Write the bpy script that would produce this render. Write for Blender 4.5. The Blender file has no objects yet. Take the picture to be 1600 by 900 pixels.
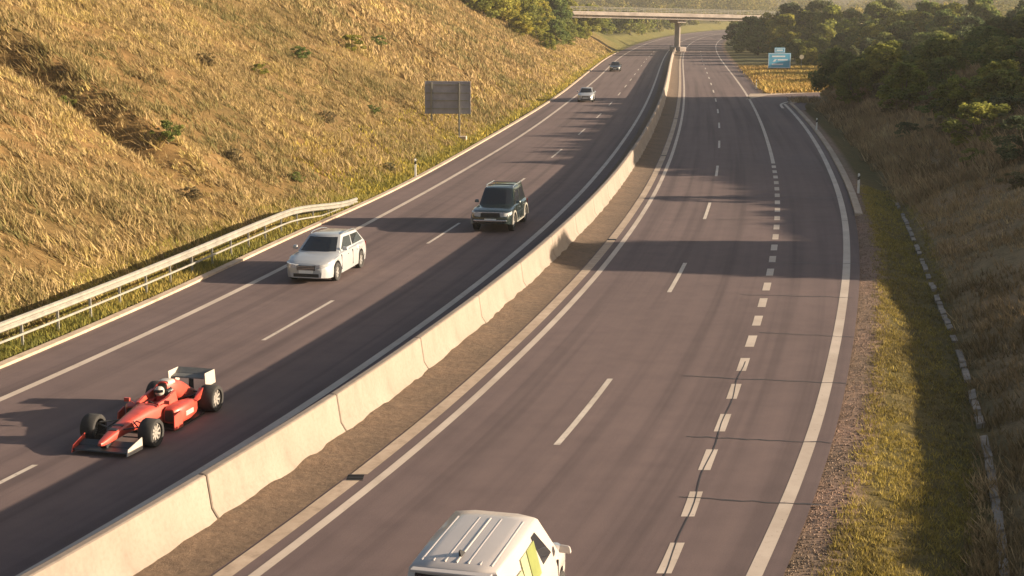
import bpy, bmesh, math, random
import numpy as np
from mathutils import Vector, Matrix
R = math.radians
C = bpy.context.scene.collection
random.seed(7)
rng = np.random.default_rng(11)

# ------------------------------------------------------------------ camera, sky, sun, exposure
CAM_H, F_PX, HORIZON = 9.45, 2250.0, 18.0
PITCH = math.atan((450 - HORIZON) / F_PX)
SUN_EL, SUN_AZ = 13.0, 93.5            # azimuth clockwise from +Y
sc = bpy.context.scene
cd = bpy.data.cameras.new('camera'); cam = bpy.data.objects.new('camera', cd); C.objects.link(cam)
cam.location = (0, 0, CAM_H); cam.rotation_euler = (math.pi / 2 - PITCH, 0, 0)
cd.sensor_fit = 'HORIZONTAL'; cd.sensor_width = 36; cd.lens = 36 * F_PX / 1600
cd.clip_start = 0.1; cd.clip_end = 6000
sc.camera = cam
w = bpy.data.worlds.new('World'); sc.world = w; w.use_nodes = True
nt = w.node_tree; bg = nt.nodes['Background']
sky = nt.nodes.new('ShaderNodeTexSky'); sky.sky_type = 'NISHITA'; sky.sun_disc = False
sky.sun_elevation = R(SUN_EL); sky.sun_rotation = R(SUN_AZ)
sky.air_density = 1.0; sky.dust_density = 2.5; sky.ozone_density = 0.2
nt.links.new(sky.outputs[0], bg.inputs[0]); bg.inputs[1].default_value = 0.055
sl = bpy.data.lights.new('sun', 'SUN'); sl.energy = 4.9; sl.angle = R(0.5); sl.color = (1.0, 0.80, 0.57)
so = bpy.data.objects.new('sun', sl); C.objects.link(so)
sdir = Vector((math.sin(R(SUN_AZ)) * math.cos(R(SUN_EL)), math.cos(R(SUN_AZ)) * math.cos(R(SUN_EL)), math.sin(R(SUN_EL))))
so.rotation_euler = sdir.to_track_quat('Z', 'Y').to_euler(); so.location = (60, 0, 60)
sc.view_settings.view_transform = 'Standard'; sc.view_settings.look = 'None'
sc.view_settings.gamma = 1; sc.view_settings.use_curve_mapping = False
sc.view_settings.exposure = 1.8

# ------------------------------------------------------------------ plan of the road (metres; Y runs away from the camera's bridge)
#PLAN
def curve(tab):
    t = np.array(tab, float); x, y = t[:, 0], t[:, 1]
    m = np.gradient(y, x)
    def f(q):
        q = np.asarray(q, float); i = np.clip(np.searchsorted(x, q) - 1, 0, len(x) - 2)
        h = x[i + 1] - x[i]; s = (q - x[i]) / h; sc_ = np.clip(s, 0, 1)
        a = (2*sc_**3 - 3*sc_**2 + 1)*y[i] + (sc_**3 - 2*sc_**2 + sc_)*h*m[i] + (-2*sc_**3 + 3*sc_**2)*y[i+1] + (sc_**3 - sc_**2)*h*m[i+1]
        return a + np.where(s > 1, (s - 1)*h*m[-1], 0) + np.where(s < 0, s*h*m[0], 0)
    return f
def lin(tab):
    t = np.array(tab, float)
    return lambda q: np.interp(q, t[:, 0], t[:, 1])
M = curve([(14,-8.04),(20,-5.53),(26,-3.47),(32,-1.66),(40,0.42),(50,2.72),(60,4.74),(75,7.42),(90,9.76),(110,12.6),(135,15.9),(165,19.58),(200,23.66),(250,29.38),(300,35.21),(360,42.67),(430,52.39),(500,63.56),(600,82.69),(700,106.25),(850,151.26)])
def dM(Y): return (M(Y + .5) - M(Y - .5))
oKERB = curve([(14,-13.4),(36,-13.6),(45,-13.8),(60,-14.2),(75,-14.05),(105,-14.2),(163,-14.3),(230,-15.0),(300,-15.6),(360,-15.6),(900,-15)])
oLL = curve([(14,-11.7),(40,-11.78),(50,-11.95),(64,-12.2),(83,-12.25),(110,-12.15),(150,-12.3),(200,-12.4),(300,-13.2),(360,-13.2),(900,-12.5)])
oDL = curve([(14,-7.6),(28,-7.65),(40,-7.95),(60,-8.05),(95,-7.85),(120,-7.75),(900,-7.9)])
oML = -3.95
oDR = curve([(14,3.05),(40,3.0),(60,3.02),(90,3.12),(145,3.4),(900,3.4)])
oDEC = curve([(14,7.2),(24,6.92),(29,6.58),(34,6.41),(43,6.31),(55,6.33),(71,6.44),(86,6.58),(113,6.82),(172,7.25),(285,7.6),(900,7.6)])
oLR = curve([(14,8.5),(23,8.52),(28,8.58),(35,8.68),(44,8.88),(53,9.15),(65,9.5),(82,9.85),(119,10.4),(150,10.5),(170,10.5)])
oPE = lambda Y: np.where(np.asarray(Y) < 152, oLR(Y) + .5, 0) + np.where(np.asarray(Y) >= 152, oDEC(Y) + 1.6, 0)
oDITCH = curve([(14,12.95),(26,12.75),(33,12.55),(41,12.4),(50,12.25),(60,12.35),(75,12.7),(100,13.1),(170,13.4)])
def vnoise(x, y, seed=0):
    x = np.asarray(x, float); y = np.asarray(y, float)
    xi = np.floor(x).astype(np.int64); yi = np.floor(y).astype(np.int64); xf = x - xi; yf = y - yi
    def hsh(a, b):
        n = (a * 374761393 + b * 668265263 + seed * 982451653) & 0xffffffff
        n = ((n ^ (n >> 13)) * 1274126177) & 0xffffffff
        return ((n ^ (n >> 16)) & 0xffff) / 65535.0
    u = xf*xf*(3-2*xf); v = yf*yf*(3-2*yf)
    return (hsh(xi,yi)*(1-u)+hsh(xi+1,yi)*u)*(1-v)+(hsh(xi,yi+1)*(1-u)+hsh(xi+1,yi+1)*u)*v
def fbm(x, y, seed=0, oc=4):
    a = 0; s = 1.; t = 0
    for k in range(oc): a = a + s*vnoise(x*2**k, y*2**k, seed+k); t += s; s *= .5
    return a/t - .5
def sm(a, b, x):
    t = np.clip((np.asarray(x, float)-a)/(b-a), 0, 1); return t*t*(3-2*t)
HL = lin([(0,15),(300,15),(345,11),(375,5),(420,2.6),(600,2.5),(900,4)])
HB = lin([(0,.92),(44,.92),(52,1.6),(58,2.4),(70,3.6),(90,4.6),(140,4.6),(153,2.6),(163,.2),(170,0),(900,0)])
def inramp(X, Y):
    # the exit ramp's corridor, kept flat
    return (np.asarray(Y) > 148) & (np.asarray(Y) < 190)
def ground(o, Y):
    o = np.asarray(o, float); Y = np.asarray(Y, float) + 0*o; o = o + 0*Y
    X = o + M(Y)
    d = oKERB(Y) - .12 - o
    sl_ = .55 * np.maximum(d - 1.35, 0)
    h = HL(Y); zl = np.where(sl_ < h, sl_, h + .04*(sl_-h))
    rough = sm(1.2, 4, d)
    zl = zl + rough*(1.5*fbm(X/9., Y/14., 3, 3) + .5*fbm(X/2.2, Y/2.6, 9, 3)) + .03
    # the eroded gully across the slope
    for gx0, gy0, gx1, gy1, dep in GULLIES:
        tx, ty = gx1-gx0, gy1-gy0; ln = math.hypot(tx, ty)
        al = ((X-gx0)*tx + (Y-gy0)*ty)/ln; pe_ = ((X-gx0)*(-ty) + (Y-gy0)*tx)/ln + 1.2*fbm(al/5., al*0, 21, 2)
        win = sm(-4, 2, al)*sm(ln+1, ln-4, al)
        zl = zl - dep*np.exp(-(pe_/1.0)**2)*win + .5*dep*np.exp(-((pe_-2.2)/1.1)**2)*win
    e = o - oPE(Y); ed = oDITCH(Y) - oPE(Y)
    ed = np.where(Y < 152, ed, 3.2)
    zd = -.4
    ww = np.maximum(e - ed - .25, 0)
    hb = HB(Y)
    zb = zd + np.where(.42*ww < hb + .4, .42*ww, hb + .4 + .02*np.minimum(ww, 60))
    zr = np.where(e < .7, -.015, np.where(e < ed - .25, -.015 + zd*sm(.6, ed - .2, e), zb))
    zr = zr + sm(ed, ed+3, e)*(1.0*fbm(X/7., Y/8., 5, 3)+.4*fbm(X/1.8, Y/1.8, 6, 2)) * np.where(Y < 150, .12 + .88*sm(44, 62, Y), .3)
    zr = np.where(Y > 156, np.where(e < 0, -.03, .1 * sm(.5, 4, e) + .25*sm(3, 12, e)*fbm(X/6., Y/6., 8, 3) + sm(60, 200, e)*6), zr)
    ramp = (Y > 148) & (Y < 186) & (e > -.5) & (rampdist(X, Y) < 5.5)
    zr = np.where(ramp, -.05, zr)
    z = np.where(d > 0, zl, np.where(e > 0, zr, -.04))
    far = sm(420, 900, Y) * sm(20, 140, np.abs(o)) * 5
    return z + far
RAMP = [(24.5,142),(26.0,150),(29.0,160),(33.5,166.0),(40,170.2),(50,174.5),(66,179.5),(90,185)]
def rampdist(X, Y):
    X = np.asarray(X, float); Y = np.asarray(Y, float); dmin = np.full(np.broadcast(X, Y).shape, 1e9)
    for (a, b), (c, d) in zip(RAMP[:-1], RAMP[1:]):
        t = np.clip(((X-a)*(c-a)+(Y-b)*(d-b))/((c-a)**2+(d-b)**2), 0, 1)
        dmin = np.minimum(dmin, np.hypot(X-a-t*(c-a), Y-b-t*(d-b)))
    return dmin
GULLIES = [(-27.0, 69.2, -14.0, 62.2, 1.5), (-18.3, 144.8, -4.3, 143.6, .9)]
def gz(X, Y): return float(ground(np.array([X - float(M(Y))]), np.array([float(Y)]))[0])
#ENDPLAN

# ------------------------------------------------------------------ helpers
def tag(o, label=None, cat=None, group=None, kind=None):
    if label: o['label'] = label
    if cat: o['category'] = cat
    if group: o['group'] = group
    if kind: o['kind'] = kind
    return o
def empty(name, loc=(0,0,0), rz=0):
    o = bpy.data.objects.new(name, None); C.objects.link(o); o.location = loc; o.rotation_euler = (0,0,rz); o.empty_display_size = .3
    return o
def children(o): return [c for c in bpy.data.objects if c.parent == o]
def link_mesh(name, me, m, parent=None):
    o = bpy.data.objects.new(name, me); C.objects.link(o)
    if m: me.materials.append(m)
    if parent: o.parent = parent
    return o
class MB:
    def __init__(s): s.v = []; s.f = []
    def quad(s, *p):
        n = len(s.v); s.v += [tuple(q) for q in p]; s.f.append(tuple(range(n, n+len(p)))); return s
    def box(s, x0, x1, y0, y1, z0, z1):
        n = len(s.v)
        s.v += [(x,y,z) for z in (z0,z1) for (x,y) in ((x0,y0),(x1,y0),(x1,y1),(x0,y1))]
        for f in ((3,2,1,0),(4,5,6,7),(0,1,5,4),(1,2,6,5),(2,3,7,6),(3,0,4,7)): s.f.append(tuple(n+i for i in f))
        return s
    def hexa(s, a, b):
        # two quads (lists of 4 pts), bottom and top, joined to a closed solid
        n = len(s.v); s.v += [tuple(p) for p in a] + [tuple(p) for p in b]
        for f in ((3,2,1,0),(4,5,6,7),(0,1,5,4),(1,2,6,5),(2,3,7,6),(3,0,4,7)): s.f.append(tuple(n+i for i in f))
        return s
    def loft(s, secs, closed=True, caps=True):
        n = len(s.v); k = len(secs[0])
        for q in secs: s.v += [tuple(p) for p in q]
        for i in range(len(secs)-1):
            for j in range(k if closed else k-1):
                a = n+i*k+j; b = n+i*k+(j+1)%k; s.f.append((a, b, b+k, a+k))
        if caps and closed:
            s.f.append(tuple(n+j for j in reversed(range(k)))); s.f.append(tuple(n+(len(secs)-1)*k+j for j in range(k)))
        return s
    def tube(s, pts, r, k=8, r2=None):
        secs = []; P = [Vector(p) for p in pts]
        for i, p in enumerate(P):
            t = (P[min(i+1, len(P)-1)] - P[max(i-1, 0)]).normalized()
            u = t.orthogonal().normalized(); u = (Vector((0,0,1)).cross(t)).normalized() if abs(t.z) < .95 else Vector((1,0,0))
            v = t.cross(u); rr = r if r2 is None else r + (r2-r)*i/(len(P)-1)
            secs.append([p + u*rr*math.cos(2*math.pi*j/k) + v*rr*math.sin(2*math.pi*j/k) for j in range(k)])
        return s.loft(secs)
    def lathe(s, prof, c=(0,0,0), axis='x', k=24, caps=False):
        secs = []
        for (a, r) in prof:
            ring = []
            for j in range(k):
                t = 2*math.pi*j/k
                if axis == 'x': ring.append((c[0]+a, c[1]+r*math.cos(t), c[2]+r*math.sin(t)))
                elif axis == 'z': ring.append((c[0]+r*math.cos(t), c[1]+r*math.sin(t), c[2]+a))
                else: ring.append((c[0]+r*math.sin(t), c[1]+a, c[2]+r*math.cos(t)))
            secs.append(ring)
        return s.loft(secs, caps=caps)
    def build(s, name, m, parent=None, smooth=None, bevel=None, seg=2):
        me = bpy.data.meshes.new(name); me.from_pydata([tuple(v) for v in s.v], [], s.f)
        bm = bmesh.new(); bm.from_mesh(me); bmesh.ops.recalc_face_normals(bm, faces=bm.faces); bm.to_mesh(me); bm.free()
        o = link_mesh(name, me, m, parent)
        if smooth:
            me.polygons.foreach_set('use_smooth', [True]*len(me.polygons)); me.set_sharp_from_angle(angle=R(smooth))
        if bevel:
            b = o.modifiers.new('bevel', 'BEVEL'); b.width = bevel; b.segments = seg; b.limit_method = 'ANGLE'; b.angle_limit = R(40)
        return o
def npmesh(name, verts, loops, sizes):
    me = bpy.data.meshes.new(name); verts = np.asarray(verts, np.float32); loops = np.asarray(loops, np.int32)
    nf = len(loops)//sizes
    me.vertices.add(len(verts)); me.vertices.foreach_set('co', verts.ravel())
    me.loops.add(len(loops)); me.loops.foreach_set('vertex_index', loops)
    me.polygons.add(nf); me.polygons.foreach_set('loop_start', np.arange(nf, dtype=np.int32)*sizes); me.polygons.foreach_set('loop_total', np.full(nf, sizes, np.int32))
    me.update(calc_edges=True); return me
def facecolour(me, name, col):
    a = me.attributes.new(name, 'FLOAT_COLOR', 'POINT'); a.data.foreach_set('color', np.asarray(col, np.float32).ravel())
def copy_tree(o, parent=None):
    c = o.copy(); C.objects.link(c); c.parent = parent
    for ch in children(o): copy_tree(ch, c)
    return c

# ------------------------------------------------------------------ materials
class NT:
    def __init__(s, name):
        s.m = bpy.data.materials.new(name); s.m.use_nodes = True; s.t = s.m.node_tree; s.b = s.t.nodes['Principled BSDF']
        s.tc = s.t.nodes.new('ShaderNodeTexCoord')
    def n(s, typ, **kw):
        q = s.t.nodes.new(typ)
        for k, v in kw.items(): setattr(q, k, v)
        return q
    def l(s, a, b): s.t.links.new(a, b)
    def noise(s, scale, detail=4, rough=.6, stretch=None, src=None):
        q = s.n('ShaderNodeTexNoise'); q.inputs['Scale'].default_value = scale; q.inputs['Detail'].default_value = detail; q.inputs['Roughness'].default_value = rough
        src = src or s.tc.outputs['Object']
        if stretch:
            mp = s.n('ShaderNodeMapping'); mp.inputs['Scale'].default_value = stretch; s.l(src, mp.inputs[0]); src = mp.outputs[0]
        s.l(src, q.inputs['Vector']); return q.outputs['Fac']
    def ramp(s, fac, stops):
        q = s.n('ShaderNodeValToRGB'); e = q.color_ramp.elements
        while len(e) < len(stops): e.new(.5)
        for el, (p, c) in zip(e, stops): el.position = p; el.color = (*c, 1) if len(c) == 3 else c
        s.l(fac, q.inputs[0]); return q.outputs[0]
    def mix(s, a, b, fac, mode='MIX'):
        q = s.n('ShaderNodeMix', data_type='RGBA', blend_type=mode)
        for v, i in ((a, 6), (b, 7)):
            if isinstance(v, tuple): q.inputs[i].default_value = (*v, 1)
            else: s.l(v, q.inputs[i])
        if isinstance(fac, float): q.inputs[0].default_value = fac
        else: s.l(fac, q.inputs[0])
        return q.outputs[2]
    def bump(s, h, strength, dist):
        q = s.n('ShaderNodeBump'); q.inputs['Strength'].default_value = strength; q.inputs['Distance'].default_value = dist
        s.l(h, q.inputs['Height']); s.l(q.outputs[0], s.b.inputs['Normal'])
    def col(s, c):
        if isinstance(c, tuple): s.b.inputs['Base Color'].default_value = (*c, 1)
        else: s.l(c, s.b.inputs['Base Color'])
    def set(s, **kw):
        for k, v in kw.items(): s.b.inputs[k.replace('_', ' ')].default_value = v
        return s
def plain(name, c, rough=.5, metal=0., var=.15, scale=3., coat=0., spec=.5):
    q = NT(name); f = q.noise(scale, 5)
    q.col(q.ramp(f, [(.3, tuple(x*(1-var) for x in c)), (.7, tuple(min(1, x*(1+var)) for x in c))]))
    q.set(Roughness=rough, Metallic=metal); q.b.inputs['Coat Weight'].default_value = coat; q.b.inputs['Specular IOR Level'].default_value = spec
    q.b.inputs['Coat Roughness'].default_value = .08
    return q.m
# asphalt: fine grain, patches, wheel tracks that run along the lane
q = NT('asphalt'); uv = q.tc.outputs['UV']
big = q.noise(.09, 5, .65); fine = q.noise(38, 4, .7); mid = q.noise(1.1, 5, .6)
track = q.noise(1.0, 3, .55, (1.6, .02, 1), uv)
c = q.ramp(big, [(.3, (.105,.075,.073)), (.7, (.131,.094,.091))])
c = q.mix(c, q.ramp(track, [(.32, (.62,.62,.64)), (.5, (1,1,1)), (.68, (1.16,1.15,1.13))]), .8, 'MULTIPLY')
c = q.mix(c, q.ramp(mid, [(.25, (.80,.80,.82)), (.55, (1,1,1)), (.8, (1.1,1.1,1.08))]), .7, 'MULTIPLY')
c = q.mix(c, q.ramp(fine, [(.3, (.72,.72,.72)), (.7, (1.22,1.22,1.22))]), .6, 'MULTIPLY')
q.col(c); q.set(Roughness=.86); q.bump(fine, .35, .008); q.b.inputs['Specular IOR Level'].default_value = .25
ASPH = q.m
def paint(name, c, wear=.35):
    q = NT(name); f = q.noise(7, 6, .75); g = q.noise(.5, 3)
    k = q.ramp(f, [(wear-.07, (.16,.13,.115)), (wear+.05, c), (.8, tuple(x*1.08 for x in c))])
    q.col(q.mix(k, q.ramp(g, [(.35, (.78,.76,.74)), (.65, (1,1,1))]), 1.0, 'MULTIPLY')); q.set(Roughness=.7); return q.m
WHITE_LINE = paint('line_paint', (.44,.37,.31)); WORN_LINE = paint('dash_paint', (.48,.42,.36), .40)
q = NT('gutter_concrete'); f = q.noise(3, 6, .7); g = q.noise(.35, 4)
q.col(q.mix(q.ramp(f, [(.25, (.24,.18,.135)), (.5, (.38,.295,.225)), (.8, (.46,.37,.29))]), q.ramp(g, [(.3, (.72,.7,.66)), (.7, (1,1,1))]), 1.0, 'MULTIPLY')); q.set(Roughness=.85); q.bump(f, .4, .02); GUTTER = q.m
q = NT('barrier_concrete'); f = q.noise(1.3, 7, .7, (1,1,.35)); g = q.noise(11, 5, .7); h = q.noise(.22, 3)
c = q.ramp(f, [(.25, (.150,.122,.102)), (.5, (.195,.160,.134)), (.78, (.222,.186,.158))])
c = q.mix(c, q.ramp(g, [(.3, (.82,.81,.80)), (.55, (1,1,1))]), .8, 'MULTIPLY'); c = q.mix(c, q.ramp(h, [(.3, (.86,.84,.82)), (.7, (1.05,1.05,1.05))]), 1.0, 'MULTIPLY')
q.col(c); q.set(Roughness=.88); q.bump(g, .3, .01); BARR = q.m
q = NT('road_dirt'); f = q.noise(5, 7, .75); g = q.noise(.6, 4)
q.col(q.mix(q.ramp(f, [(.3, (.070,.044,.028)), (.55, (.125,.082,.053)), (.8, (.19,.13,.085))]), q.ramp(g, [(.3, (.75,.75,.72)), (.7, (1.05,1.02,.98))]), 1.0, 'MULTIPLY')); q.set(Roughness=.95); q.bump(f, .9, .04); DIRT = q.m
q = NT('bare_ground'); a = q.n('ShaderNodeAttribute', attribute_name='soil'); f = q.noise(2.2, 8, .72); g = q.noise(.16, 5, .6); fn = q.noise(16, 5, .75)
c = q.mix(a.outputs['Color'], q.ramp(f, [(.28, (.55,.55,.52)), (.5, (1,1,1)), (.75, (1.35,1.28,1.2))]), 1.0, 'MULTIPLY')
c = q.mix(c, q.ramp(g, [(.3, (.8,.86,.74)), (.7, (1.12,1.04,.98))]), 1.0, 'MULTIPLY'); c = q.mix(c, q.ramp(fn, [(.3, (.6,.6,.6)), (.7, (1.3,1.3,1.3))]), .8, 'MULTIPLY')
q.col(c); q.set(Roughness=.97); q.bump(fn, .8, .06); q.b.inputs['Specular IOR Level'].default_value = .1; SOIL = q.m
def leafmat(name, attr='tint', trans=.35):
    q = NT(name); a = q.n('ShaderNodeAttribute', attribute_name=attr); oi = q.n('ShaderNodeObjectInfo')
    c = q.mix(a.outputs['Color'], q.ramp(oi.outputs['Random'], [(0, (.78,.9,.8)), (.5, (1,1,1)), (1, (1.2,1.08,.85))]), 1.0, 'MULTIPLY')
    q.col(c); q.set(Roughness=.75); q.b.inputs['Specular IOR Level'].default_value = .15
    tr = q.n('ShaderNodeBsdfTranslucent'); q.l(c, tr.inputs[0]); mx = q.n('ShaderNodeMixShader'); mx.inputs[0].default_value = trans
    q.l(q.b.outputs[0], mx.inputs[1]); q.l(tr.outputs[0], mx.inputs[2]); q.l(mx.outputs[0], q.t.nodes['Material Output'].inputs[0]); return q.m
LEAF = leafmat('foliage', trans=.45); GRASS = leafmat('grass_blades', trans=.25)
q = NT('bark'); f = q.noise(6, 6, .7, (1,1,.2)); q.col(q.ramp(f, [(.3, (.05,.038,.028)), (.7, (.15,.115,.085))])); q.set(Roughness=.95); q.bump(f, .8, .03); BARK = q.m
STEEL = plain('galvanised_steel', (.22,.21,.185), .55, .25, .2, 2.5)
CONC = plain('bridge_concrete', (.36,.31,.28), .85, 0, .25, .6)
GREYSIGN = plain('sign_back_aluminium', (.26,.25,.28), .6, .1, .18, 1.2)
BLUESIGN = plain('sign_blue', (.09,.34,.52), .5, 0, .15, 1.0)
WSIGN = plain('sign_white', (.62,.66,.7), .5, 0, .08, 3)
BLACK = plain('black_plastic', (.012,.012,.013), .5, 0, .3, 8)
TYRE = plain('tyre_rubber', (.018,.017,.017), .85, 0, .3, 20)
RIM = plain('alloy_rim', (.42,.41,.40), .35, .6, .15, 6)
GLASS = plain('tinted_glass', (.012,.014,.018), .08, 0, .2, 2, spec=.6)
CHROME = plain('chrome_trim', (.62,.61,.60), .2, .9, .05, 4)
LAMP = plain('headlight_glass', (.45,.46,.48), .12, .3, .15, 9)
REDLAMP = plain('tail_light_red', (.30,.012,.01), .2, 0, .2, 9)
PLATE = plain('number_plate', (.62,.62,.60), .5, 0, .05, 9)

# ------------------------------------------------------------------ the ground, one sheet
ys = np.concatenate([np.arange(8, 90, .8), np.arange(90, 200, 1.6), np.arange(200, 440, 4), np.arange(440, 1190, 16)])
dl = np.concatenate([np.array([0,.3,.7,1.1,1.5]), np.arange(2, 30, .8), np.arange(30, 60, 3), np.array([65,80,110,160,250])])[::-1]
dr = np.concatenate([np.array([0,.3,.7]), np.arange(1.1, 6, .45), np.arange(6, 34, .9), np.arange(34, 70, 3), np.array([75,90,120,170,260])])
NY = len(ys); cols = len(dl) + len(dr)
O = np.empty((NY, cols)); Yg = np.repeat(ys[:, None], cols, 1)
O[:, :len(dl)] = (oKERB(ys) - .10)[:, None] - dl[None]
O[:, len(dl):] = oPE(ys)[:, None] + .0 + dr[None]
Zg = ground(O, Yg); Zg[:, len(dl)] = -.05; Zg[:, len(dl)-1] = -.02
Xg = O + M(Yg)
V = np.stack([Xg, Yg, Zg], -1).reshape(-1, 3)
i, j = np.meshgrid(np.arange(NY-1), np.arange(cols-1), indexing='ij'); a0 = (i*cols + j).ravel()
F = np.stack([a0, a0+1, a0+cols+1, a0+cols], 1).ravel()
me = npmesh('ground', V, F, 4)
d_ = (oKERB(Yg) - .1 - O); e_ = O - oPE(Yg)
def soilcol(o, Y):
    d = oKERB(Y) - .1 - o; e = o - oPE(Y); X = o + M(Y)
    n1 = fbm(X/5., Y/7., 31, 4)[..., None]
    slope = np.array([.15,.098,.045]) + n1*np.array([.09,.045,.02]); green = np.array([.13,.115,.03]); grav = np.array([.235,.165,.14])
    bank = np.array([.24,.175,.11]) + n1*np.array([.06,.04,.03]); verge = np.array([.105,.085,.038]); isl = np.array([.26,.175,.06]) + sm(240,275,Y)[...,None]*np.array([-.17,-.09,-.02])
    c = slope*(1-sm(3.5, .8, d))[..., None] + green*sm(3.5, .8, d)[..., None]
    ed = np.where(Y < 152, oDITCH(Y)-oPE(Y), 3.2)
    cr = grav*(1-sm(.65, .95, e))[..., None] + verge*sm(.65, .95, e)[..., None]
    k = sm(ed-.2, ed+.8, e)[..., None]; cr = cr*(1-k) + bank*k
    k = (sm(153, 158, Y)*sm(.3, 1.5, e))[..., None]; cr = cr*(1-k) + isl*k
    slopefar = np.array([.09,.085,.032]); c = c*(1-sm(330,400,Y))[...,None] + slopefar*sm(330,400,Y)[...,None]
    out = np.where((d > -.05)[..., None], c, cr)
    return np.concatenate([np.clip(out, .01, .6), np.ones(out.shape[:-1]+(1,))], -1)
facecolour(me, 'soil', soilcol(O, Yg).reshape(-1, 4))
me.polygons.foreach_set('use_smooth', np.ones(len(me.polygons), bool))
tag(link_mesh('ground', me, SOIL), kind='structure')

# ------------------------------------------------------------------ road sheets and markings
def strip(name, o0, o1, y0, y1, z, m, step=1.5, kind='structure', zf=None, cross=2):
    n = max(2, int((y1-y0)/step)+1); Y = np.linspace(y0, y1, n)
    a = o0(Y) if callable(o0) else np.full(n, o0); b = o1(Y) if callable(o1) else np.full(n, o1)
    t = np.linspace(0, 1, cross); O_ = a[:, None]*(1-t) + b[:, None]*t
    X = M(Y)[:, None] + O_; Z = np.full_like(X, z) if zf is None else zf(O_, Y[:, None] + 0*O_)
    V = np.stack([X, np.repeat(Y[:, None], cross, 1), Z], -1).reshape(-1, 3)
    i, j = np.meshgrid(np.arange(n-1), np.arange(cross-1), indexing='ij'); q0 = (i*cross+j).ravel()
    me = npmesh(name, V, np.stack([q0, q0+1, q0+cross+1, q0+cross], 1).ravel(), 4)
    uvl = me.uv_layers.new(name='UVMap'); idx = np.empty(len(me.loops), np.int32); me.loops.foreach_get('vertex_index', idx)
    uvs = np.stack([O_.ravel(), np.repeat(Y, cross)], 1)[idx]; uvl.data.foreach_set('uv', uvs.astype(np.float32).ravel())
    me.polygons.foreach_set('use_smooth', np.ones(len(me.polygons), bool))
    o = link_mesh(name, me, m)
    if kind: o['kind'] = kind
    return o
strip('road', oKERB, oPE, 8, 900, 0, ASPH, cross=26, step=2)
strip('edge_line', lambda Y: oLL(Y)-.12, lambda Y: oLL(Y)+.12, 8, 900, .004, WHITE_LINE)
strip('edge_line', oML-.12, oML+.12, 8, 900, .004, WHITE_LINE)
strip('edge_line', -.105, .105, 8, 900, .004, WHITE_LINE)
strip('edge_line', lambda Y: oLR(Y)-.14, lambda Y: oLR(Y)+.14, 8, 151, .004, WHITE_LINE)
strip('edge_line', lambda Y: oDEC(Y)-.12, lambda Y: oDEC(Y)+.12, 91, 900, .004, WHITE_LINE)
def dashes(name, of, starts, ln, hw, m):
    V = []; F = []
    for s in starts:
        n = 5; Y = np.linspace(s, s+ln, n); c = M(Y) + (of(Y) if callable(of) else of)
        for k in range(n-1):
            b = len(V); V += [(c[k]-hw, Y[k], .004), (c[k]+hw, Y[k], .004), (c[k+1]+hw, Y[k+1], .004), (c[k+1]-hw, Y[k+1], .004)]; F += [b, b+1, b+2, b+3]
    return tag(link_mesh(name, npmesh(name, V, F, 4), m), kind='structure')
dashes('lane_dashes', oDR, [30.75-17.8] + [30.75 + 17.7*k for k in range(19)], 5.85, .075, WORN_LINE)
dashes('lane_dashes', oDL, [41.1-17.7, 41.1] + [41.1 + 17.9*k for k in range(1, 18)], 5.9, .065, WORN_LINE)
dashes('exit_lane_dashes', oDEC, list(np.arange(23.2-8.4, 91, 2.83)), 1.45, .13, WHITE_LINE)
# exit ramp, its edge lines and the paved gore
def ribbon(name, P, half0, half1, z, m, sub=6):
    P = [np.array(p, float) for p in P]; pts = []
    for k in range(len(P)-1):
        p0 = P[max(k-1,0)]; p1 = P[k]; p2 = P[k+1]; p3 = P[min(k+2,len(P)-1)]
        for t in np.linspace(0, 1, sub, endpoint=False):
            pts.append(.5*((2*p1)+(-p0+p2)*t+(2*p0-5*p1+4*p2-p3)*t*t+(-p0+3*p1-3*p2+p3)*t**3))
    pts.append(P[-1]); b = MB()
    L_ = []
    for k, p in enumerate(pts):
        t = pts[min(k+1,len(pts)-1)]-pts[max(k-1,0)]; t = t/np.linalg.norm(t); nrm = np.array([t[1], -t[0]])
        L_.append([(*(p+nrm*half0), z), (*(p+nrm*half1), z)])
    b.loft(L_, closed=False); o = b.build(name, m); 
    return o
rp = RAMP
tag(ribbon('exit_ramp', rp, -4.1, 4.3, -.006, ASPH), kind='structure')
tag(ribbon('edge_line', [(26.95,144),(28.1,151)] + [(30.6,156.5),(34.9,161.6),(41.3,166.0),(51,170.2),(66,175)], -.13, .13, .004, WHITE_LINE), kind='structure')
b = MB(); b.quad((25.6,158.5,.004),(29.3,166.5,.004),(32.5,169.4,.004),(37,172.4,.004),(30.6,171.2,.004),(27.9,170,.004)); tag(b.build('gore_paving', GUTTER), kind='structure')
# crack sealing across the exit lane, seen as dark lines
CRACK = plain('crack_seal', (.034,.027,.026), .6, 0, .2, 5)
b = MB()
def crack(o0, o1, Y, sk=0.):
    n = 14; P = []
    for k in range(n+1):
        o = o0 + (o1-o0)*k/n; y = Y + sk*k/n + .12*(random.random()-.5); P.append((float(M(y))+o, y))
    for k in range(n):
        w_ = .022 + .02*random.random(); (xa, ya), (xb, yb) = P[k], P[k+1]
        b.quad((xa,ya-w_,.0055),(xb,yb-w_,.0055),(xb,yb+w_,.0055),(xa,ya+w_,.0055))
for o0, o1, Y, sk in [(5.8,9.1,31.4,-.5),(4.9,9.2,36.9,-.8),(6.5,9.3,42.1,-.6),(5.5,9.3,48.0,-.5),(6.4,9.4,27.2,-.4),(6.2,9.5,54.5,-.4),(3.6,9.7,66,-.4),(-.1,9.7,74,0)]: crack(o0, o1, Y, sk)
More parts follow.
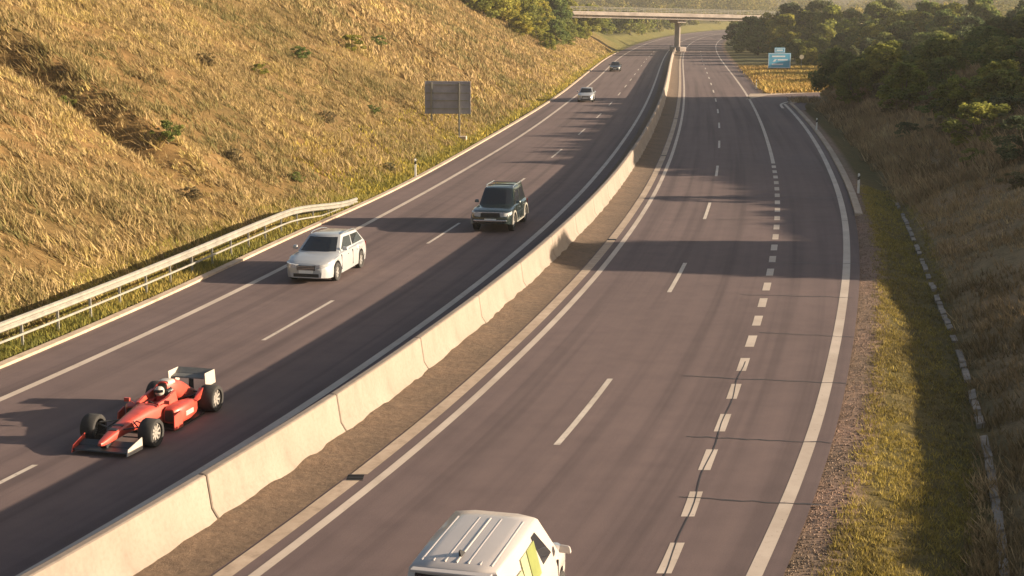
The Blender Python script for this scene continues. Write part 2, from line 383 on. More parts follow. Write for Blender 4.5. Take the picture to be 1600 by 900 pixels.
for k in range(30):
    Y = 22 + k*.55; w_ = .014; o = float(oDEC(Y)) + .03*math.sin(k*.9); o2 = float(oDEC(Y+.55)) + .03*math.sin((k+1)*.9)
    xa = float(M(Y))+o; xb = float(M(Y+.55))+o2; b.quad((xa-w_,Y,.0055),(xa+w_,Y,.0055),(xb+w_,Y+.55,.0055),(xb-w_,Y+.55,.0055))
tag(b.build('road_crack', CRACK), kind='structure')
# median: soil heaped against the barrier foot, the concrete gutter, its drain grates
def soilz(o, Y):
    t = np.clip((o+2.05)/1.2, 0, 1); X = o+M(Y)
    n = .12 + .10*fbm(Y/.6, Y*0+3, 41, 4) + .06*fbm(Y/6., Y*0+9, 44, 2)
    return np.maximum(.012, np.maximum(n, .03)*(1-t)**1.6 + .05*fbm(X/.4, Y/.5, 43, 3)*(1-t)+.012)
strip('median_soil', -2.2, lambda Y: -.75 + .08*fbm(Y/1.3, Y*0+5, 45, 3), 8, 345, 0, DIRT, step=.28, zf=soilz, cross=9)
strip('median_soil', -3.3, -2.2, 8, 345, .008, DIRT, step=3)
GY = [8, 22.6, 28.45, 60, 96, 130, 345]
for k in range(len(GY)-1): strip('gutter', -.70, -.36, GY[k]+(.2 if k else 0), GY[k+1]-.2, .010, GUTTER)
b = MB()
for y in GY[1:-1]:
    c = float(M(y)) - .53
    for t in range(4): b.box(c-.17, c+.17, y-.18+t*.1, y-.14+t*.1, .004, .02)
tag(b.build('drain_grate', BLACK), kind='structure')
# kerbs
def kerb(name, o0, wd, y0, y1, ht, m, step=2.0):
    n = int((y1-y0)/step)+2; Y = np.linspace(y0, y1, n); b = MB(); secs = []
    for y in Y:
        a = float(M(y) + (o0(y) if callable(o0) else o0)); secs.append([(a,y,-.1),(a,y,ht),(a+wd,y,ht-.02),(a+wd,y,-.1)])
    b.loft(secs); return tag(b.build(name, m), kind='structure')
kerb('kerb', lambda y: oKERB(y)-.22, .24, 8, 345, .10, GUTTER)
kerb('kerb', lambda y: oPE(y)+.02, .36, 67.5, 151, .09, GUTTER)
b = MB()
rib = [(28.75,151),(31.2,155.9),(35.3,160.9),(41.6,165.2),(51.2,169.4),(66,174.2)]
for (xa,ya),(xb,yb) in zip(rib[:-1], rib[1:]):
    t = Vector((xb-xa, yb-ya)).normalized(); nx, ny = t.y*.34, -t.x*.34
    b.hexa([(xa,ya,-.1),(xa+nx,ya+ny,-.1),(xb+nx,yb+ny,-.1),(xb,yb,-.1)], [(xa,ya,.09),(xa+nx,ya+ny,.09),(xb+nx,yb+ny,.09),(xb,yb,.09)])
tag(b.build('kerb', GUTTER), kind='structure')
# concrete channel in the right-hand ditch, broken slabs
b = MB(); y = 24.0
while y < 74:
    ln = .55 + .6*random.random(); c = float(M(y) + oDITCH(y)) + .06*(random.random()-.5); c2 = float(M(y+ln) + oDITCH(y+ln)); z = -.40 + .05*random.random(); dz = .05*(random.random()-.5)
    if random.random() < .8:
        b.hexa([(c-.085,y,z-.2),(c+.085,y,z-.2),(c2+.085,y+ln-.04,z-.2),(c2-.085,y+ln-.04,z-.2)], [(c-.085,y,z+.06),(c+.085,y,z+.09+dz),(c2+.085,y+ln-.04,z+.08+dz),(c2-.085,y+ln-.04,z+.05)])
    y += ln
tag(b.build('ditch_channel', plain('weathered_slab', (.20,.165,.135), .95, 0, .45, 2.2)), kind='structure')
#BARRIERS
# ------------------------------------------------------------------ concrete barrier blocks
def barrier_block(y0, y1):
    b = MB(); secs = []; ya = (y0+y1)/2; xa = float(M(ya)) - 2.27; n = 5
    prof = [(-.33,0),(-.33,.08),(-.19,.30),(-.10,.93),(-.08,.95),(.08,.95),(.10,.93),(.19,.30),(.33,.08),(.33,0)]
    for k in range(n):
        y = y0 + (y1-y0)*k/(n-1); x = float(M(y)) - 2.27; t = float(dM(y)); ln = math.hypot(1, t)
        secs.append([(x + p/ln - xa, y - p*t/ln - ya, z) for p, z in prof])
    b.loft(secs); o = b.build('concrete_barrier', BARR, smooth=30, bevel=.02, seg=1)
    o.location = (xa, ya, 0); return o
by = 25.83 - 5.75*3; k = 0
while by < 345:
    ln = 5.75/math.hypot(1, float(dM(by+3)))*1.035 if by > 31 else 5.75
    o = barrier_block(by, by+ln-.045); c = by+ln/2
    if by < 18.6: lab = None; 
    if 18 < by < 24: lab = 'cream concrete barrier block leaving the bottom edge, nearest the camera'
    elif 24 < by < 31: lab = 'cream concrete barrier block between the two open joints, level with red racing car'
    elif 31 < by < 37: lab = 'cream concrete barrier block just beyond the second open joint'
    elif by < 18: lab = 'concrete barrier block below the bottom edge of the picture'
    elif by < 66: lab = 'sunlit cream concrete barrier block in the near unbroken run of median wall'
    else: lab = 'concrete barrier block in the distant run of median wall curving towards the bridge'
    tag(o, lab, 'barrier', 'concrete barrier blocks along the median'); by += ln
# ------------------------------------------------------------------ steel guard rail on the left
def rail_along(pts_fn, y0, y1, step, prof, taper=None):
    b = MB(); secs = []; n = int((y1-y0)/step)+1
    for k in range(n):
        y = y0 + (y1-y0)*k/(n-1); o, z = pts_fn(y); x = float(M(y)) + o
        secs.append([(x+p, y, z+q_) for p, q_ in prof])
    b.loft(secs); return b
wbeam = [(-.03,-.15),(.0,-.15),(.055,-.11),(.055,-.05),(.0,0),(.055,.05),(.055,.11),(.0,.15),(-.03,.15)]
def gr_path(y): 
    t = float(sm(62, 71.5, y)); return float(oKERB(y)) - .80 + .30*t, .80 - .62*t
G = empty('guard_rail', (float(M(40))-14.4, 40, 0)); tag(G, 'pale galvanised steel guard rail on posts along the foot of the golden slope', 'guard rail')
def reloc(o, root): o.location = Vector(o.location) - root.location
o = rail_along(gr_path, 14, 71.5, 1.2, wbeam).build('rail', STEEL, G, smooth=35); reloc(o, G)
o = rail_along(lambda y: (gr_path(y)[0]-.02, max(.10, gr_path(y)[1]-.42)), 14, 69, 1.2, [(-.025,-.03),(.025,-.03),(.025,.03),(-.025,.03)]).build('lower_rail', STEEL, G); reloc(o, G)
y = 15.0
while y < 71:
    o_, z_ = gr_path(y); x = float(M(y)) + o_ - .02
    b = MB(); b.box(-.05, .02, -.035, .035, -.3, z_+.06); p = b.build('post', STEEL, G); p.location = Vector((x-.05, y, 0)) - G.location
    y += 1.95

#VEGETATION
# ------------------------------------------------------------------ grass: blades as one mesh per kind of ground cover
def blades(name, o, Y, h, wd, lean, cols, jitter=.2, tuft=1, rad=.1, m=None):
    tt = np.repeat(rng.normal(0, .22, len(o)), tuft); th_ = np.repeat(rng.uniform(.72, 1.25, len(o)), tuft)
    o = np.repeat(o, tuft) + (rng.normal(0, rad, len(o)*tuft) if tuft > 1 else 0); Y = np.repeat(Y, tuft) + (rng.normal(0, rad, len(Y)*tuft) if tuft > 1 else 0)
    n = len(o); hs = (np.repeat(h, tuft) if np.ndim(h) else np.full(n, h)) * rng.uniform(.6, 1.25, n)
    X = o + M(Y); Z = ground(o, Y) - .03
    a = rng.uniform(0, 2*np.pi, n); ux, uy = np.cos(a), np.sin(a); w2 = wd*rng.uniform(.6, 1.4, n)
    lx = (lean[0] + rng.normal(0, jitter, n))*hs; ly = (lean[1] + rng.normal(0, jitter, n))*hs
    P = np.empty((n, 3, 3))
    P[:, 0] = np.stack([X-ux*w2, Y-uy*w2, Z], 1); P[:, 1] = np.stack([X+ux*w2, Y+uy*w2, Z], 1); P[:, 2] = np.stack([X+lx, Y+ly, Z+hs], 1)
    me = npmesh(name, P.reshape(-1, 3), np.arange(n*3), 3)
    cols = np.asarray(cols); wgt = np.clip(.5 + 1.7*fbm(X/6., Y/8., 61, 4) + tt + rng.normal(0, .10, n), 0, 1)[:, None]
    k = wgt*(len(cols)-1); i0 = np.clip(k.astype(int), 0, len(cols)-2)[:, 0]; fr = k - i0[:, None]
    c = cols[i0]*(1-fr) + cols[i0+1]*fr; c = c*rng.uniform(.8, 1.2, (n, 1))*th_[:, None]
    facecolour(me, 'tint', np.repeat(np.concatenate([c, np.ones((n, 1))], 1), 3, axis=0))
    return tag(link_mesh(name, me, m or GRASS), kind='stuff')
def scatter(n, y0, y1, e0, e1, side, power=1.0, thin=None):
    Y = y0 + (y1-y0)*rng.random(n)**power; e = e0 + (e1-e0)*rng.random(n)
    o = (oKERB(Y) - .15 - e) if side < 0 else oPE(Y) + e
    if thin is not None:
        keep = rng.random(n) < thin(o + M(Y), Y); o, Y = o[keep], Y[keep]
    return o, Y
DRY = [(.17,.145,.06),(.22,.165,.07),(.285,.20,.095),(.325,.225,.12),(.36,.255,.12),(.39,.29,.11)]
clump = lambda X, Y: np.clip(.60 + 1.9*fbm(X/1.0, Y/1.2, 71, 3), .10, 1)
o, Y = scatter(34000, 36, 124, 1.5, 31, -1, 1.2, clump)
blades('dry_grass', o, Y, .17+.38*np.clip(.5+1.9*fbm((o+M(Y))/1.6, Y/2.0, 72, 3), 0, 1), .030, (-.45,-.35), DRY, .5, 13, .15)
o, Y = scatter(20000, 120, 345, 1.5, 32, -1, 1.3, clump); blades('dry_grass', o, Y, .55, .085, (-.45,-.2), DRY, .45, 8, .3)
GRN = [(.10,.11,.028),(.155,.15,.036),(.22,.195,.048),(.26,.21,.065)]
o, Y = scatter(26000, 30, 110, .1, 2.6, -1, 1.2); blades('verge_grass', o, Y, .20, .02, (-.1,0), GRN, .3)
o, Y = scatter(16000, 75, 345, .2, 5.5, -1, 1.3); blades('verge_grass', o, Y, .24, .06, (-.1,0), [(.16,.145,.03),(.24,.21,.04),(.31,.25,.06)], .3)
VG = [(.11,.085,.038),(.20,.155,.045),(.31,.24,.05),(.35,.27,.08)]
vd = lambda X, Y: np.clip(.65+1.6*fbm(X/.8, Y/1.2, 73, 3), .1, 1)
o, Y = scatter(17000, 20, 80, .65, 3.2, 1, 1.5, vd); blades('verge_grass', o, Y, .12, .013, (-.1,0), VG, .5, 6, .045)
o, Y = scatter(5000, 20, 70, .45, 1.0, 1, 1.5, vd); blades('verge_grass', o, Y, .10, .012, (-.1,0), VG, .4)
BK = [(.14,.105,.055),(.24,.175,.10),(.34,.25,.145),(.43,.33,.19)]
o, Y = scatter(9000, 24, 75, 3.2, 13, 1, 1.5, clump); k = (Y > 52) | (o < oDITCH(Y)+2.9); o, Y = o[k], Y[k]; blades('bank_grass', o, Y, .18+.22*np.clip(.5+1.6*fbm((o+M(Y))/2.5, Y/3., 74, 3), 0, 1), .022, (-.3,-.1), BK, .4, 9, .12)
o, Y = scatter(11000, 72, 158, 2.6, 20, 1, 1.1, clump); blades('bank_grass', o, Y, .6, .055, (-.3,-.1), BK, .4, 7, .2)
o, Y = scatter(9000, 160, 250, .8, 24, 1, 1.2); 
k = rampdist(o+M(Y), Y) > 4.9; o, Y = o[k], Y[k]; blades('island_grass', o, Y, .55, .10, (-.2,0), [(.22,.15,.055),(.27,.19,.07),(.31,.23,.08),(.26,.22,.065)], .35, 3, .3)
# pebbles on the shoulder
n = 6000; Y = 20 + 58*rng.random(n)**1.6; o = oPE(Y) + .03 + .75*rng.random(n)**1.2; X = o + M(Y); Zp = ground(o, Y)
r = rng.uniform(.006, .020, n); T = np.array([(1,1,1),(-1,-1,1),(-1,1,-1),(1,-1,-1)], float)
a = rng.uniform(0, 6.28, n); T2 = np.einsum('nij,kj->nki', np.stack([np.stack([np.cos(a),-np.sin(a),a*0],1),np.stack([np.sin(a),np.cos(a),a*0],1),np.stack([a*0,a*0,a*0+.6],1)],1), T)
P = T2*r[:, None, None] + np.stack([X, Y, Zp+.01], 1)[:, None]
fi = (np.arange(n)[:, None]*4 + np.array([0,1,2,0,3,1,0,2,3,1,3,2])[None]).ravel()
me = npmesh('gravel', P.reshape(-1, 3), fi, 3); c = np.array([.25,.18,.155])*rng.uniform(.7, 1.25, (n,1)); facecolour(me, 'soil', np.repeat(np.concatenate([c, np.ones((n,1))], 1), 4, axis=0))
tag(link_mesh('gravel', me, SOIL), kind='stuff')

# ------------------------------------------------------------------ trees
def leaf_cloud(centers, radii, per, size, flat=.8):
    P = []; L = []
    for li, (c, r) in enumerate(zip(centers, radii)):
        n = int(per*(r[0]**1.4)); d = rng.normal(size=(n, 3)); d /= np.linalg.norm(d, axis=1)[:, None]
        P.append(np.array(c) + d*np.array(r)*(rng.uniform(.35, 1.08, n)**.5)[:, None]); L.append(np.full(n, li))
    P = np.concatenate(P); L = np.concatenate(L); n = len(P)
    u = rng.normal(size=(n, 3)); u /= np.linalg.norm(u, axis=1)[:, None]; v = np.cross(u, rng.normal(size=(n, 3))); v /= np.linalg.norm(v, axis=1)[:, None]
    s = size*rng.uniform(.5, 1.35, n)[:, None]; q = np.stack([P-u*s, P-v*s*.6, P+u*s, P+v*s*.6], 1)
    return q, L
def crown_mesh(name, q, L, cols, lobes):
    n = len(q); me = npmesh(name, q.reshape(-1, 3), np.arange(n*4), 4); cols = np.asarray(cols)
    lt = rng.random(lobes); k = np.clip(lt[L] + rng.normal(0, .18, n), 0, .999)*(len(cols)-1); i0 = k.astype(int); fr = (k-i0)[:, None]
    c = (cols[i0]*(1-fr)+cols[i0+1]*fr)*rng.uniform(.7, 1.3, (n, 1)); facecolour(me, 'tint', np.repeat(np.concatenate([c, np.ones((n,1))], 1), 4, axis=0)); return me
def tree_proto(name, H, W, cols, trunk_h, nl=26, per=150, leaf=.17, skirt=.1, cat='tree'):
    root = empty(name); pts = []; rad = []
    for k in range(nl):
        t = skirt + (1-skirt)*rng.random()**.85; env = math.sin(math.pi*min(1, .12+.80*t))**.7 * (W/2)
        a = rng.uniform(0, 6.28); rr = env*math.sqrt(rng.random())*.92
        r = (.075+.10*rng.random())*min(W, H)*(1.05-.3*t); pts.append((rr*math.cos(a), rr*math.sin(a), max(r*.7, t*H*.95 - r*.3))); rad.append((r, r, r*.78))
    q, L = leaf_cloud(pts, rad, per, leaf)
    cm = crown_mesh('crown' if cat == 'tree' else 'foliage', q, L, cols, nl); o = link_mesh('crown' if cat == 'tree' else 'foliage', cm, LEAF, root)
    b = MB(); b.tube([(0,0,-.4),(.05*W*.2,0,trunk_h*.5),(0,.03,trunk_h),(.1,.05,H*.72)], .035*H*.5+.03, 7, .02)
    for k in range(min(9, nl)):
        p = pts[k]; b.tube([(0,0,trunk_h*(.45+.5*random.random())),(p[0]*.5,p[1]*.5,(p[2]+trunk_h)*.5),p], .012*H*.5+.012, 5, .008)
    b.build('trunk' if cat == 'tree' else 'stem', BARK, root, smooth=60)
    return root
G1 = [(.07,.10,.03),(.115,.15,.045),(.16,.19,.058),(.21,.225,.075)]
G2 = [(.11,.125,.03),(.18,.19,.042),(.26,.255,.055),(.33,.31,.07)]
G3 = [(.048,.070,.036),(.075,.098,.048),(.105,.125,.06),(.14,.15,.075)]
G4 = [(.10,.08,.045),(.15,.12,.065),(.20,.165,.09),(.25,.21,.12)]
PROTO = {}
for key, a in dict(broad=(6.,5.4,G1,1.6), yellow=(6.,5.,G2,1.4), dark=(6.,4.6,G3,1.3), tall=(7.5,4.4,G1,2.), light=(6.5,5.,G2,1.6)).items():
    PROTO[key] = tree_proto('tree', *a, nl=70, per=270, leaf=.15)
for key, a in dict(bush=(2.2,3.2,G1,.4), ybush=(2.2,3.2,G2,.4), dbush=(2.4,3.0,G3,.4), russet=(2.0,2.6,G4,.4)).items():
    PROTO[key] = tree_proto('shrub', *a, nl=40, per=620, leaf=.08, skirt=.02, cat='shrub')
PH = dict(broad=6., yellow=6., dark=6., tall=7.5, light=6.5, bush=2.2, ybush=2.2, dbush=2.4, russet=2.0)
used = set()
def plant(key, X, Y, h, label, group=None, wide=1.0):
    p = PROTO[key]; 
    if key in used: p = copy_tree(p)
    used.add(key); s = h/PH[key]*1.0
    p.location = (X, Y, gz(X, Y) - .12*s); p.scale = (s*wide, s*wide, s); p.rotation_euler = (0, 0, random.uniform(0, 6.28))
    return tag(p, label, 'tree' if p.name.startswith('tree') else 'shrub', group)
TAN = math.tan(R(SUN_EL))
oshade = lin([(0,13),(51,13),(54,-11),(62,-11),(64.5,7),(85,7),(89,-9),(160,-10),(168,11),(245,11),(265,4),(300,2),(330,-25),(900,-60)])
def hlimit(X, Y): return max(0, (X - float(M(Y)) - float(oshade(Y)) + random.uniform(-3.2, 3.2))*TAN)
rnd = random.Random(5)
# right-hand bank
Y = 89.
while Y < 160:
    o = (20.0 if Y < 128 else 17.0) + rnd.uniform(-2, 1.5)
    while o < 74:
        X = float(M(Y)) + o + rnd.uniform(-1.5, 1.5); y_ = Y + rnd.uniform(-3, 3); z = gz(X, y_); h = min(13, hlimit(X, y_) - z)
        if h > 3.2: plant(rnd.choice(['broad','yellow','dark','broad','light','tall','light','yellow']), X, y_, h*rnd.uniform(.72, 1), 'unseen leafy tree added behind the right bank belt for its shade', 'trees on the right bank', rnd.uniform(1.0, 1.35))
        elif h > .9: plant(rnd.choice(['bush','dbush','bush','russet']), X, y_, min(h, 2.8), 'low rounded shrub on the slope below the right bank trees', 'shrubs on the right bank', rnd.uniform(1.1, 1.7))
        o += (4.4 if o < 30 else 6.8)*rnd.uniform(.8, 1.3)
    Y += 7.6
# single shrubs one can point at
plant('ybush', 27.3, 84.5, 2.5, 'yellow green sunlit bush at the right edge, above the brown bank', None, 1.5)
plant('dbush', 25.9, 72.5, 2.3, 'dark round bush on the brown bank at the right edge', None, 1.25)
plant('yellow', 31.0, 92, 3.6, 'yellow leaved small tree near the right edge, first of the belt', None, 1.3)
plant('bush', -15.6, 65.4, 1.0, 'small olive bush at the foot of the gully on the golden slope', None, 1.1)
plant('russet', -11.3, 88, .8, 'low brown bush on the golden slope left of the grey sign', None, 1.2)
plant('russet', -13.5, 70.0, .7, 'small rusty scrub on the golden slope beyond the gully foot', None, 1.2)
plant('ybush', -13.0, 118, 1.3, 'pale green scrub high on the golden slope above the grey sign', None, 1.5)
for (x, y, h) in [(-13.6, 60.5, .6), (-10.8, 71.5, .55), (-20.5, 66.5, .7), (-17.5, 83, .8), (-7.2, 84, .5), (-15.2, 104, .9), (-9.6, 99, .7), (-12.0, 131, 1.1), (-16.0, 92, .7)]:
    plant(rnd.choice(['russet','bush','ybush']), x, y, h, 'knee high scrub tuft scattered in the golden grass', 'scrub on the golden slope', 1.4)
for (x, y, h) in [(23.2, 66, .9), (28.5, 82, 1.3), (30.0, 98, 1.8), (27.5, 92, 1.4), (31.2, 106, 2.0), (27.8, 101, 1.3), (33.0, 112, 1.8), (30.6, 115, 1.5), (25.2, 78.5, 1.0), (34.2,121,1.7),(33.5,129,1.8),(36,136,1.6),(30,88,1.9)]:
    plant(rnd.choice(['russet','dbush','russet','bush']), x, y, h, 'brownish scrub in the dry grass of the right bank', 'scrub on the right bank', 1.5)
# trees that throw the dark band across both carriageways: on the right, out of the picture
for (o, y, h) in [(28.5, 57.4, 5.8), (35, 57.2, 7.2), (38, 58.4, 7.6), (43, 56.5, 8.6), (30, 56.6, 6.3), (33.5, 58.6, 6.8), (37, 55.4, 7.6), (31, 59.0, 5.6), (40, 57.0, 8.0)]:
    plant('dark', float(M(y))+o, y - 3.4, h, 'tree above the right bank just outside the frame', 'trees outside the right edge', 1.1)
for k in range(46):  # extra trees out of view, added to thicken the shade on the road
    y = 90 + 70*k/45 + rnd.uniform(-1,1); o = rnd.uniform(44, 76); h = min(13, (o + 9)*TAN - gz(float(M(y))+o, y) + rnd.uniform(-.8,.2))
    plant(rnd.choice(['broad','light','yellow','broad']), float(M(y))+o, y - 2.5, h, 'unseen leafy tree added behind the right bank belt for its shade', 'trees on the right bank', 1.3)
for k in range(34):  # more unseen trees, added so their shadows reach the exit lane
    y = rnd.uniform(64, 88); o = rnd.uniform(31, 62); h = min(9, (o - 5.5)*TAN - gz(float(M(y))+o, y) + rnd.uniform(-.5,.3))
    if h > 1.5: plant(rnd.choice(['broad','dark','light']), float(M(y))+o, y, h, 'tree above the right bank just outside the frame', 'trees outside the right edge', 1.4)
# behind the exit ramp and the blue sign
for Y0, o0, o1, st in [(192,40,80,7),(202,36,78,7.5),(216,30,78,7),(232,27,80,7),(247,22.5,78,6.5),(262,22,76,7),(280,21,74,7.5),(300,19,72,7),(318,17,70,7),(336,15.5,64,7.5)]:
    o = o0
    while o < o1:
        X = float(M(Y0)) + o + rnd.uniform(-1.5,1.5); y_ = Y0 + rnd.uniform(-4,4); h = min(12.5, (o - float(oshade(Y0)) + 3)*TAN)*rnd.uniform(.82,1.05)
        if h > 1.5 and X/y_*2250+800 < 1660: plant(rnd.choice(['dark','dark','broad','broad','light','tall','yellow']), X, y_, h, 'tree in the dark wood behind the exit ramp and blue sign', 'trees behind the exit ramp', rnd.uniform(1.0,1.3))
        o += st*rnd.uniform(.75,1.15)*(.62 if o < o0+9 else 1)
# left slope beyond the golden grass
for Y0 in range(238, 346, 9):
    d = 8.5 + rnd.uniform(-1.5,1.5) if Y0 > 245 else 7
    while d < 42:
        y_ = Y0 + rnd.uniform(-3,3); X = float(M(y_) + oKERB(y_)) - d
        if X/y_*2250+800 > 745: plant(rnd.choice(['broad','light','light','yellow','yellow','broad']), X, y_, rnd.uniform(4.5, 8.5)*(1 if d > 12 else .6), 'olive green tree on the left slope before the bridge', 'trees on the left slope before the bridge', rnd.uniform(1.1,1.5))
        d += rnd.uniform(4.2,6.5)
for Y0, o0 in [(375,-24),(392,-27),(410,-24),(430,-28)]:
    o = o0
    while o > -75:
        y_ = Y0 + rnd.uniform(-5,5); px = (float(M(y_))+o)/y_*2250+800
        if px > 840: plant(rnd.choice(['broad','light','yellow']), float(M(y_))+o, y_, rnd.uniform(5,8.5), 'tree standing beyond the bridge left of the road', 'trees beyond the bridge on the left', rnd.uniform(1.,1.3))
        o -= rnd.uniform(5,8)
for Y0, o0 in [(365,13),(385,15),(410,15),(440,17)]:
    o = o0
    while o < 80:
        y_ = Y0 + rnd.uniform(-6,6); px = (float(M(y_))+o)/y_*2250+800
        if px < 1260: plant(rnd.choice(['broad','dark','light']), float(M(y_))+o, y_, rnd.uniform(6,10), 'tree standing beyond the bridge right of the road', 'trees beyond the bridge on the right', rnd.uniform(1.,1.3))
        o += rnd.uniform(6,9)
for Y0, o0, o1 in [(470,-21,-42),(530,-20,-46),(610,-20,-60),(720,-22,-80)]:
    o = o0
    while o > o1:
        y_ = Y0 + rnd.uniform(-12,12); plant(rnd.choice(['broad','light','dark']), float(M(y_))+o, y_, rnd.uniform(5,9), 'tree standing beyond the bridge left of the road', 'trees beyond the bridge on the left', rnd.uniform(1.1,1.5)); o -= rnd.uniform(9,13)
# far wood that reads as one mass
cent = []
for k in range(1100):
    y_ = rnd.uniform(430, 1050); o = rnd.choice([-1,1])*rnd.uniform(19, 210) if y_ < 860 else rnd.uniform(-260, 230)
    X = float(M(y_)) + o
    if abs(X/y_) > .45: continue
    cent.append((X, y_, gz(X, y_), rnd.uniform(6, 11)*(2.2 if y_ > 860 else .75 if o < 0 else 1)))
pts = []; rad = []
for (X, y_, z, h) in cent:
    for q_ in range(5):
        r = h*rnd.uniform(.2,.32); pts.append((X+rnd.uniform(-.3,.3)*h, y_+rnd.uniform(-.3,.3)*h, z + h*rnd.uniform(.15,.85))); rad.append((r, r, r))
q_, L_ = leaf_cloud(pts, rad, 14, .55)
wood = link_mesh('distant_wood', crown_mesh('distant_wood', q_, L_, [(.06,.07,.022),(.10,.105,.03),(.15,.14,.045),(.20,.165,.055)], len(pts)), LEAF); tag(wood, kind='stuff')

# ------------------------------------------------------------------ bridge
BY = 354.
br = empty('road_bridge', (41, BY, 0), R(13)); tag(br, 'pale concrete road bridge spanning the motorway in the distance', 'bridge')
def bz(x): return -.022*x
def beam(x0, x1, y0, y1, z0, z1): 
    return MB().hexa([(x0,y0,z0+bz(x0)),(x1,y0,z0+bz(x1)),(x1,y1,z0+bz(x1)),(x0,y1,z0+bz(x0))], [(x0,y0,z1+bz(x0)),(x1,y0,z1+bz(x1)),(x1,y1,z1+bz(x1)),(x0,y1,z1+bz(x0))])
beam(-37, 36, -3.6, 3.6, 7.5, 8.5).build('deck', CONC, br)
for s in (-1, 1):
    beam(-37, 36, 3.6*s-.55*(s < 0)+.002*s, 3.6*s+.55*(s > 0)+.002*s, 8.15, 9.0).build('parapet_kerb', CONC, br)
    b = MB()
    for z in (9.35, 9.7, 10.0): 
        t = beam(-37, 36, 3.85*s-.03, 3.85*s+.03, z, z+.07); n = len(b.v); b.v += t.v; b.f += [tuple(i+n for i in f) for f in t.f]
    x = -36.5
    while x < 36: b.box(x-.04, x+.04, 3.85*s-.04, 3.85*s+.04, 9.0+bz(x), 10.05+bz(x)); x += 2.
    b.build('railing', STEEL, br)
b = MB(); b.box(-1.0-.2, -1.0+.2, -1.6, 1.6, 0, 6.75); b.build('pier', CONC, br, bevel=.08)
b = MB(); b.box(-1.0-1.1, -1.0+1.1, -3.0, 3.0, 6.752, 7.55); b.build('pier_cap', CONC, br, bevel=.08)
b = MB(); b.box(-1.0-.8, -1.0+.8, -4.2, 3.4, 0, 1.1); b.build('pier_guard', CONC, br, bevel=.1)
for x in (-31, 27): 
    b = MB(); b.box(x-1.2 if x < 0 else x, x if x < 0 else x+1.2, -3.8, 3.8, -2, 7.52+bz(x)-.04); b.build('abutment', CONC, br)

# ------------------------------------------------------------------ signs and marker posts
sg = empty('road_sign', (-3.9, 107.1, gz(-3.9, 107.1)), R(-4)); tag(sg, 'grey back of a large road sign on the golden slope', 'road sign')
z0, z1, x0, x1 = 1.75, 4.15, -2.55, .85
b = MB(); b.box(x0, x1, -.02, .02, z0, z1); b.build('panel', GREYSIGN, sg, bevel=.02)
for z in (z0+.35, z0+.95, z0+1.5, z0+2.1): MB().box(x0+.1, x1-.1, -.08, -.022, z, z+.07).build('rail', STEEL, sg)
for x in (-2.05, 0.): 
    zb = gz(-3.9+x, 107.1) - sg.location.z; MB().box(x-.06, x+.06, -.20, -.082, zb-.3, z1-.1).build('post', STEEL, sg)
for x in (x0, x1-.05): MB().box(x, x+.05, -.05, -.021, z0, z1).build('edge_trim', GREYSIGN, sg)
MB().box(-.45, .55, -.5, .2, -.3, .12).build('footing', GUTTER, sg, bevel=.03)
bs = empty('exit_sign', (42.3, 230.5, gz(42.3, 230.5)), R(3)); tag(bs, 'blue motorway exit sign with a small upper panel on the grass island', 'road sign')
def framed(name, x0, x1, z0, z1):
    p = MB().box(x0, x1, -.03, .03, z0, z1).build(name, BLUESIGN, bs, bevel=.04); b = MB()
    for a in ((x0+.06,x1-.06,z1-.14,z1-.07),(x0+.06,x1-.06,z0+.07,z0+.14),(x0+.06,x0+.13,z0+.141,z1-.141),(x1-.13,x1-.06,z0+.141,z1-.141)): b.box(a[0],a[1],-.036,-.031,a[2],a[3])
    b.build('border', WSIGN, p); return p
m_ = framed('panel', -1.8, 1.8, .55, 2.9); u_ = framed('upper_panel', -.85, .85, 2.95, 3.75)
b = MB(); b.box(-1.2,.9,-.036,-.031,2.28,2.5); b.box(-.3,1.3,-.036,-.031,1.75,1.95); b.box(-1.2,.6,-.036,-.031,1.05,1.25)
b.quad((-1.1,-.036,1.55),(-.75,-.036,1.55),(-.4,-.036,1.95),(-.75,-.036,1.95)); b.build('lettering', WSIGN, m_)
b = MB(); b.box(-.5,.5,-.036,-.031,3.25,3.45); b.build('lettering', WSIGN, u_)
for x in (-1.2, 1.2): MB().box(x-.06, x+.06, .032, .15, -.4, 2.8).build('post', STEEL, bs)
ss = empty('small_sign', (46.9, 236, gz(46.9, 236))); tag(ss, 'small pale roadside sign on a thin post right of the blue sign', 'road sign')
b = MB(); b.lathe([(-.02,0.001),(-.02,.36),(.02,.36),(.02,0.001)], (0,0,2.15), 'y', 20); b.build('disc', plain('sign_pale', (.62,.52,.34), .6), ss, smooth=40)
MB().tube([(0,.06,-.3),(0,.06,2.45)], .035).build('post', STEEL, ss)
mp = empty('marker_post'); 
MB().hexa([(-.06,-.05,-.3),(.06,-.05,-.3),(.06,.05,-.3),(-.06,.05,-.3)], [(-.05,-.04,1.0),(.05,-.04,1.0),(.05,.04,1.06),(-.05,.04,1.06)]).build('body', plain('post_white', (.62,.60,.56), .6), mp, bevel=.01)
MB().hexa([(-.06,-.05,.70),(.06,-.05,.76),(.06,.05,.76),(-.06,.05,.70)], [(-.06,-.05,.88),(.06,-.05,.94),(.06,.05,.94),(-.06,.05,.88)]).build('band', BLACK, mp)
for k, (x, y, lab) in enumerate([(18.35,75.9,'white marker post with black band beside the end of the right kerb'),(24.5,116.2,'white marker post with black band midway along the right kerb'),(-5.6,83.2,'white marker post on the left grass verge past the guard rail'),(30.6,182,'white marker post on the gore tip before the grass island')]):
    p = mp if k == 0 else copy_tree(mp); p.location = (x, y, gz(x, y)); tag(p, lab, 'marker post', 'white marker posts along the road')

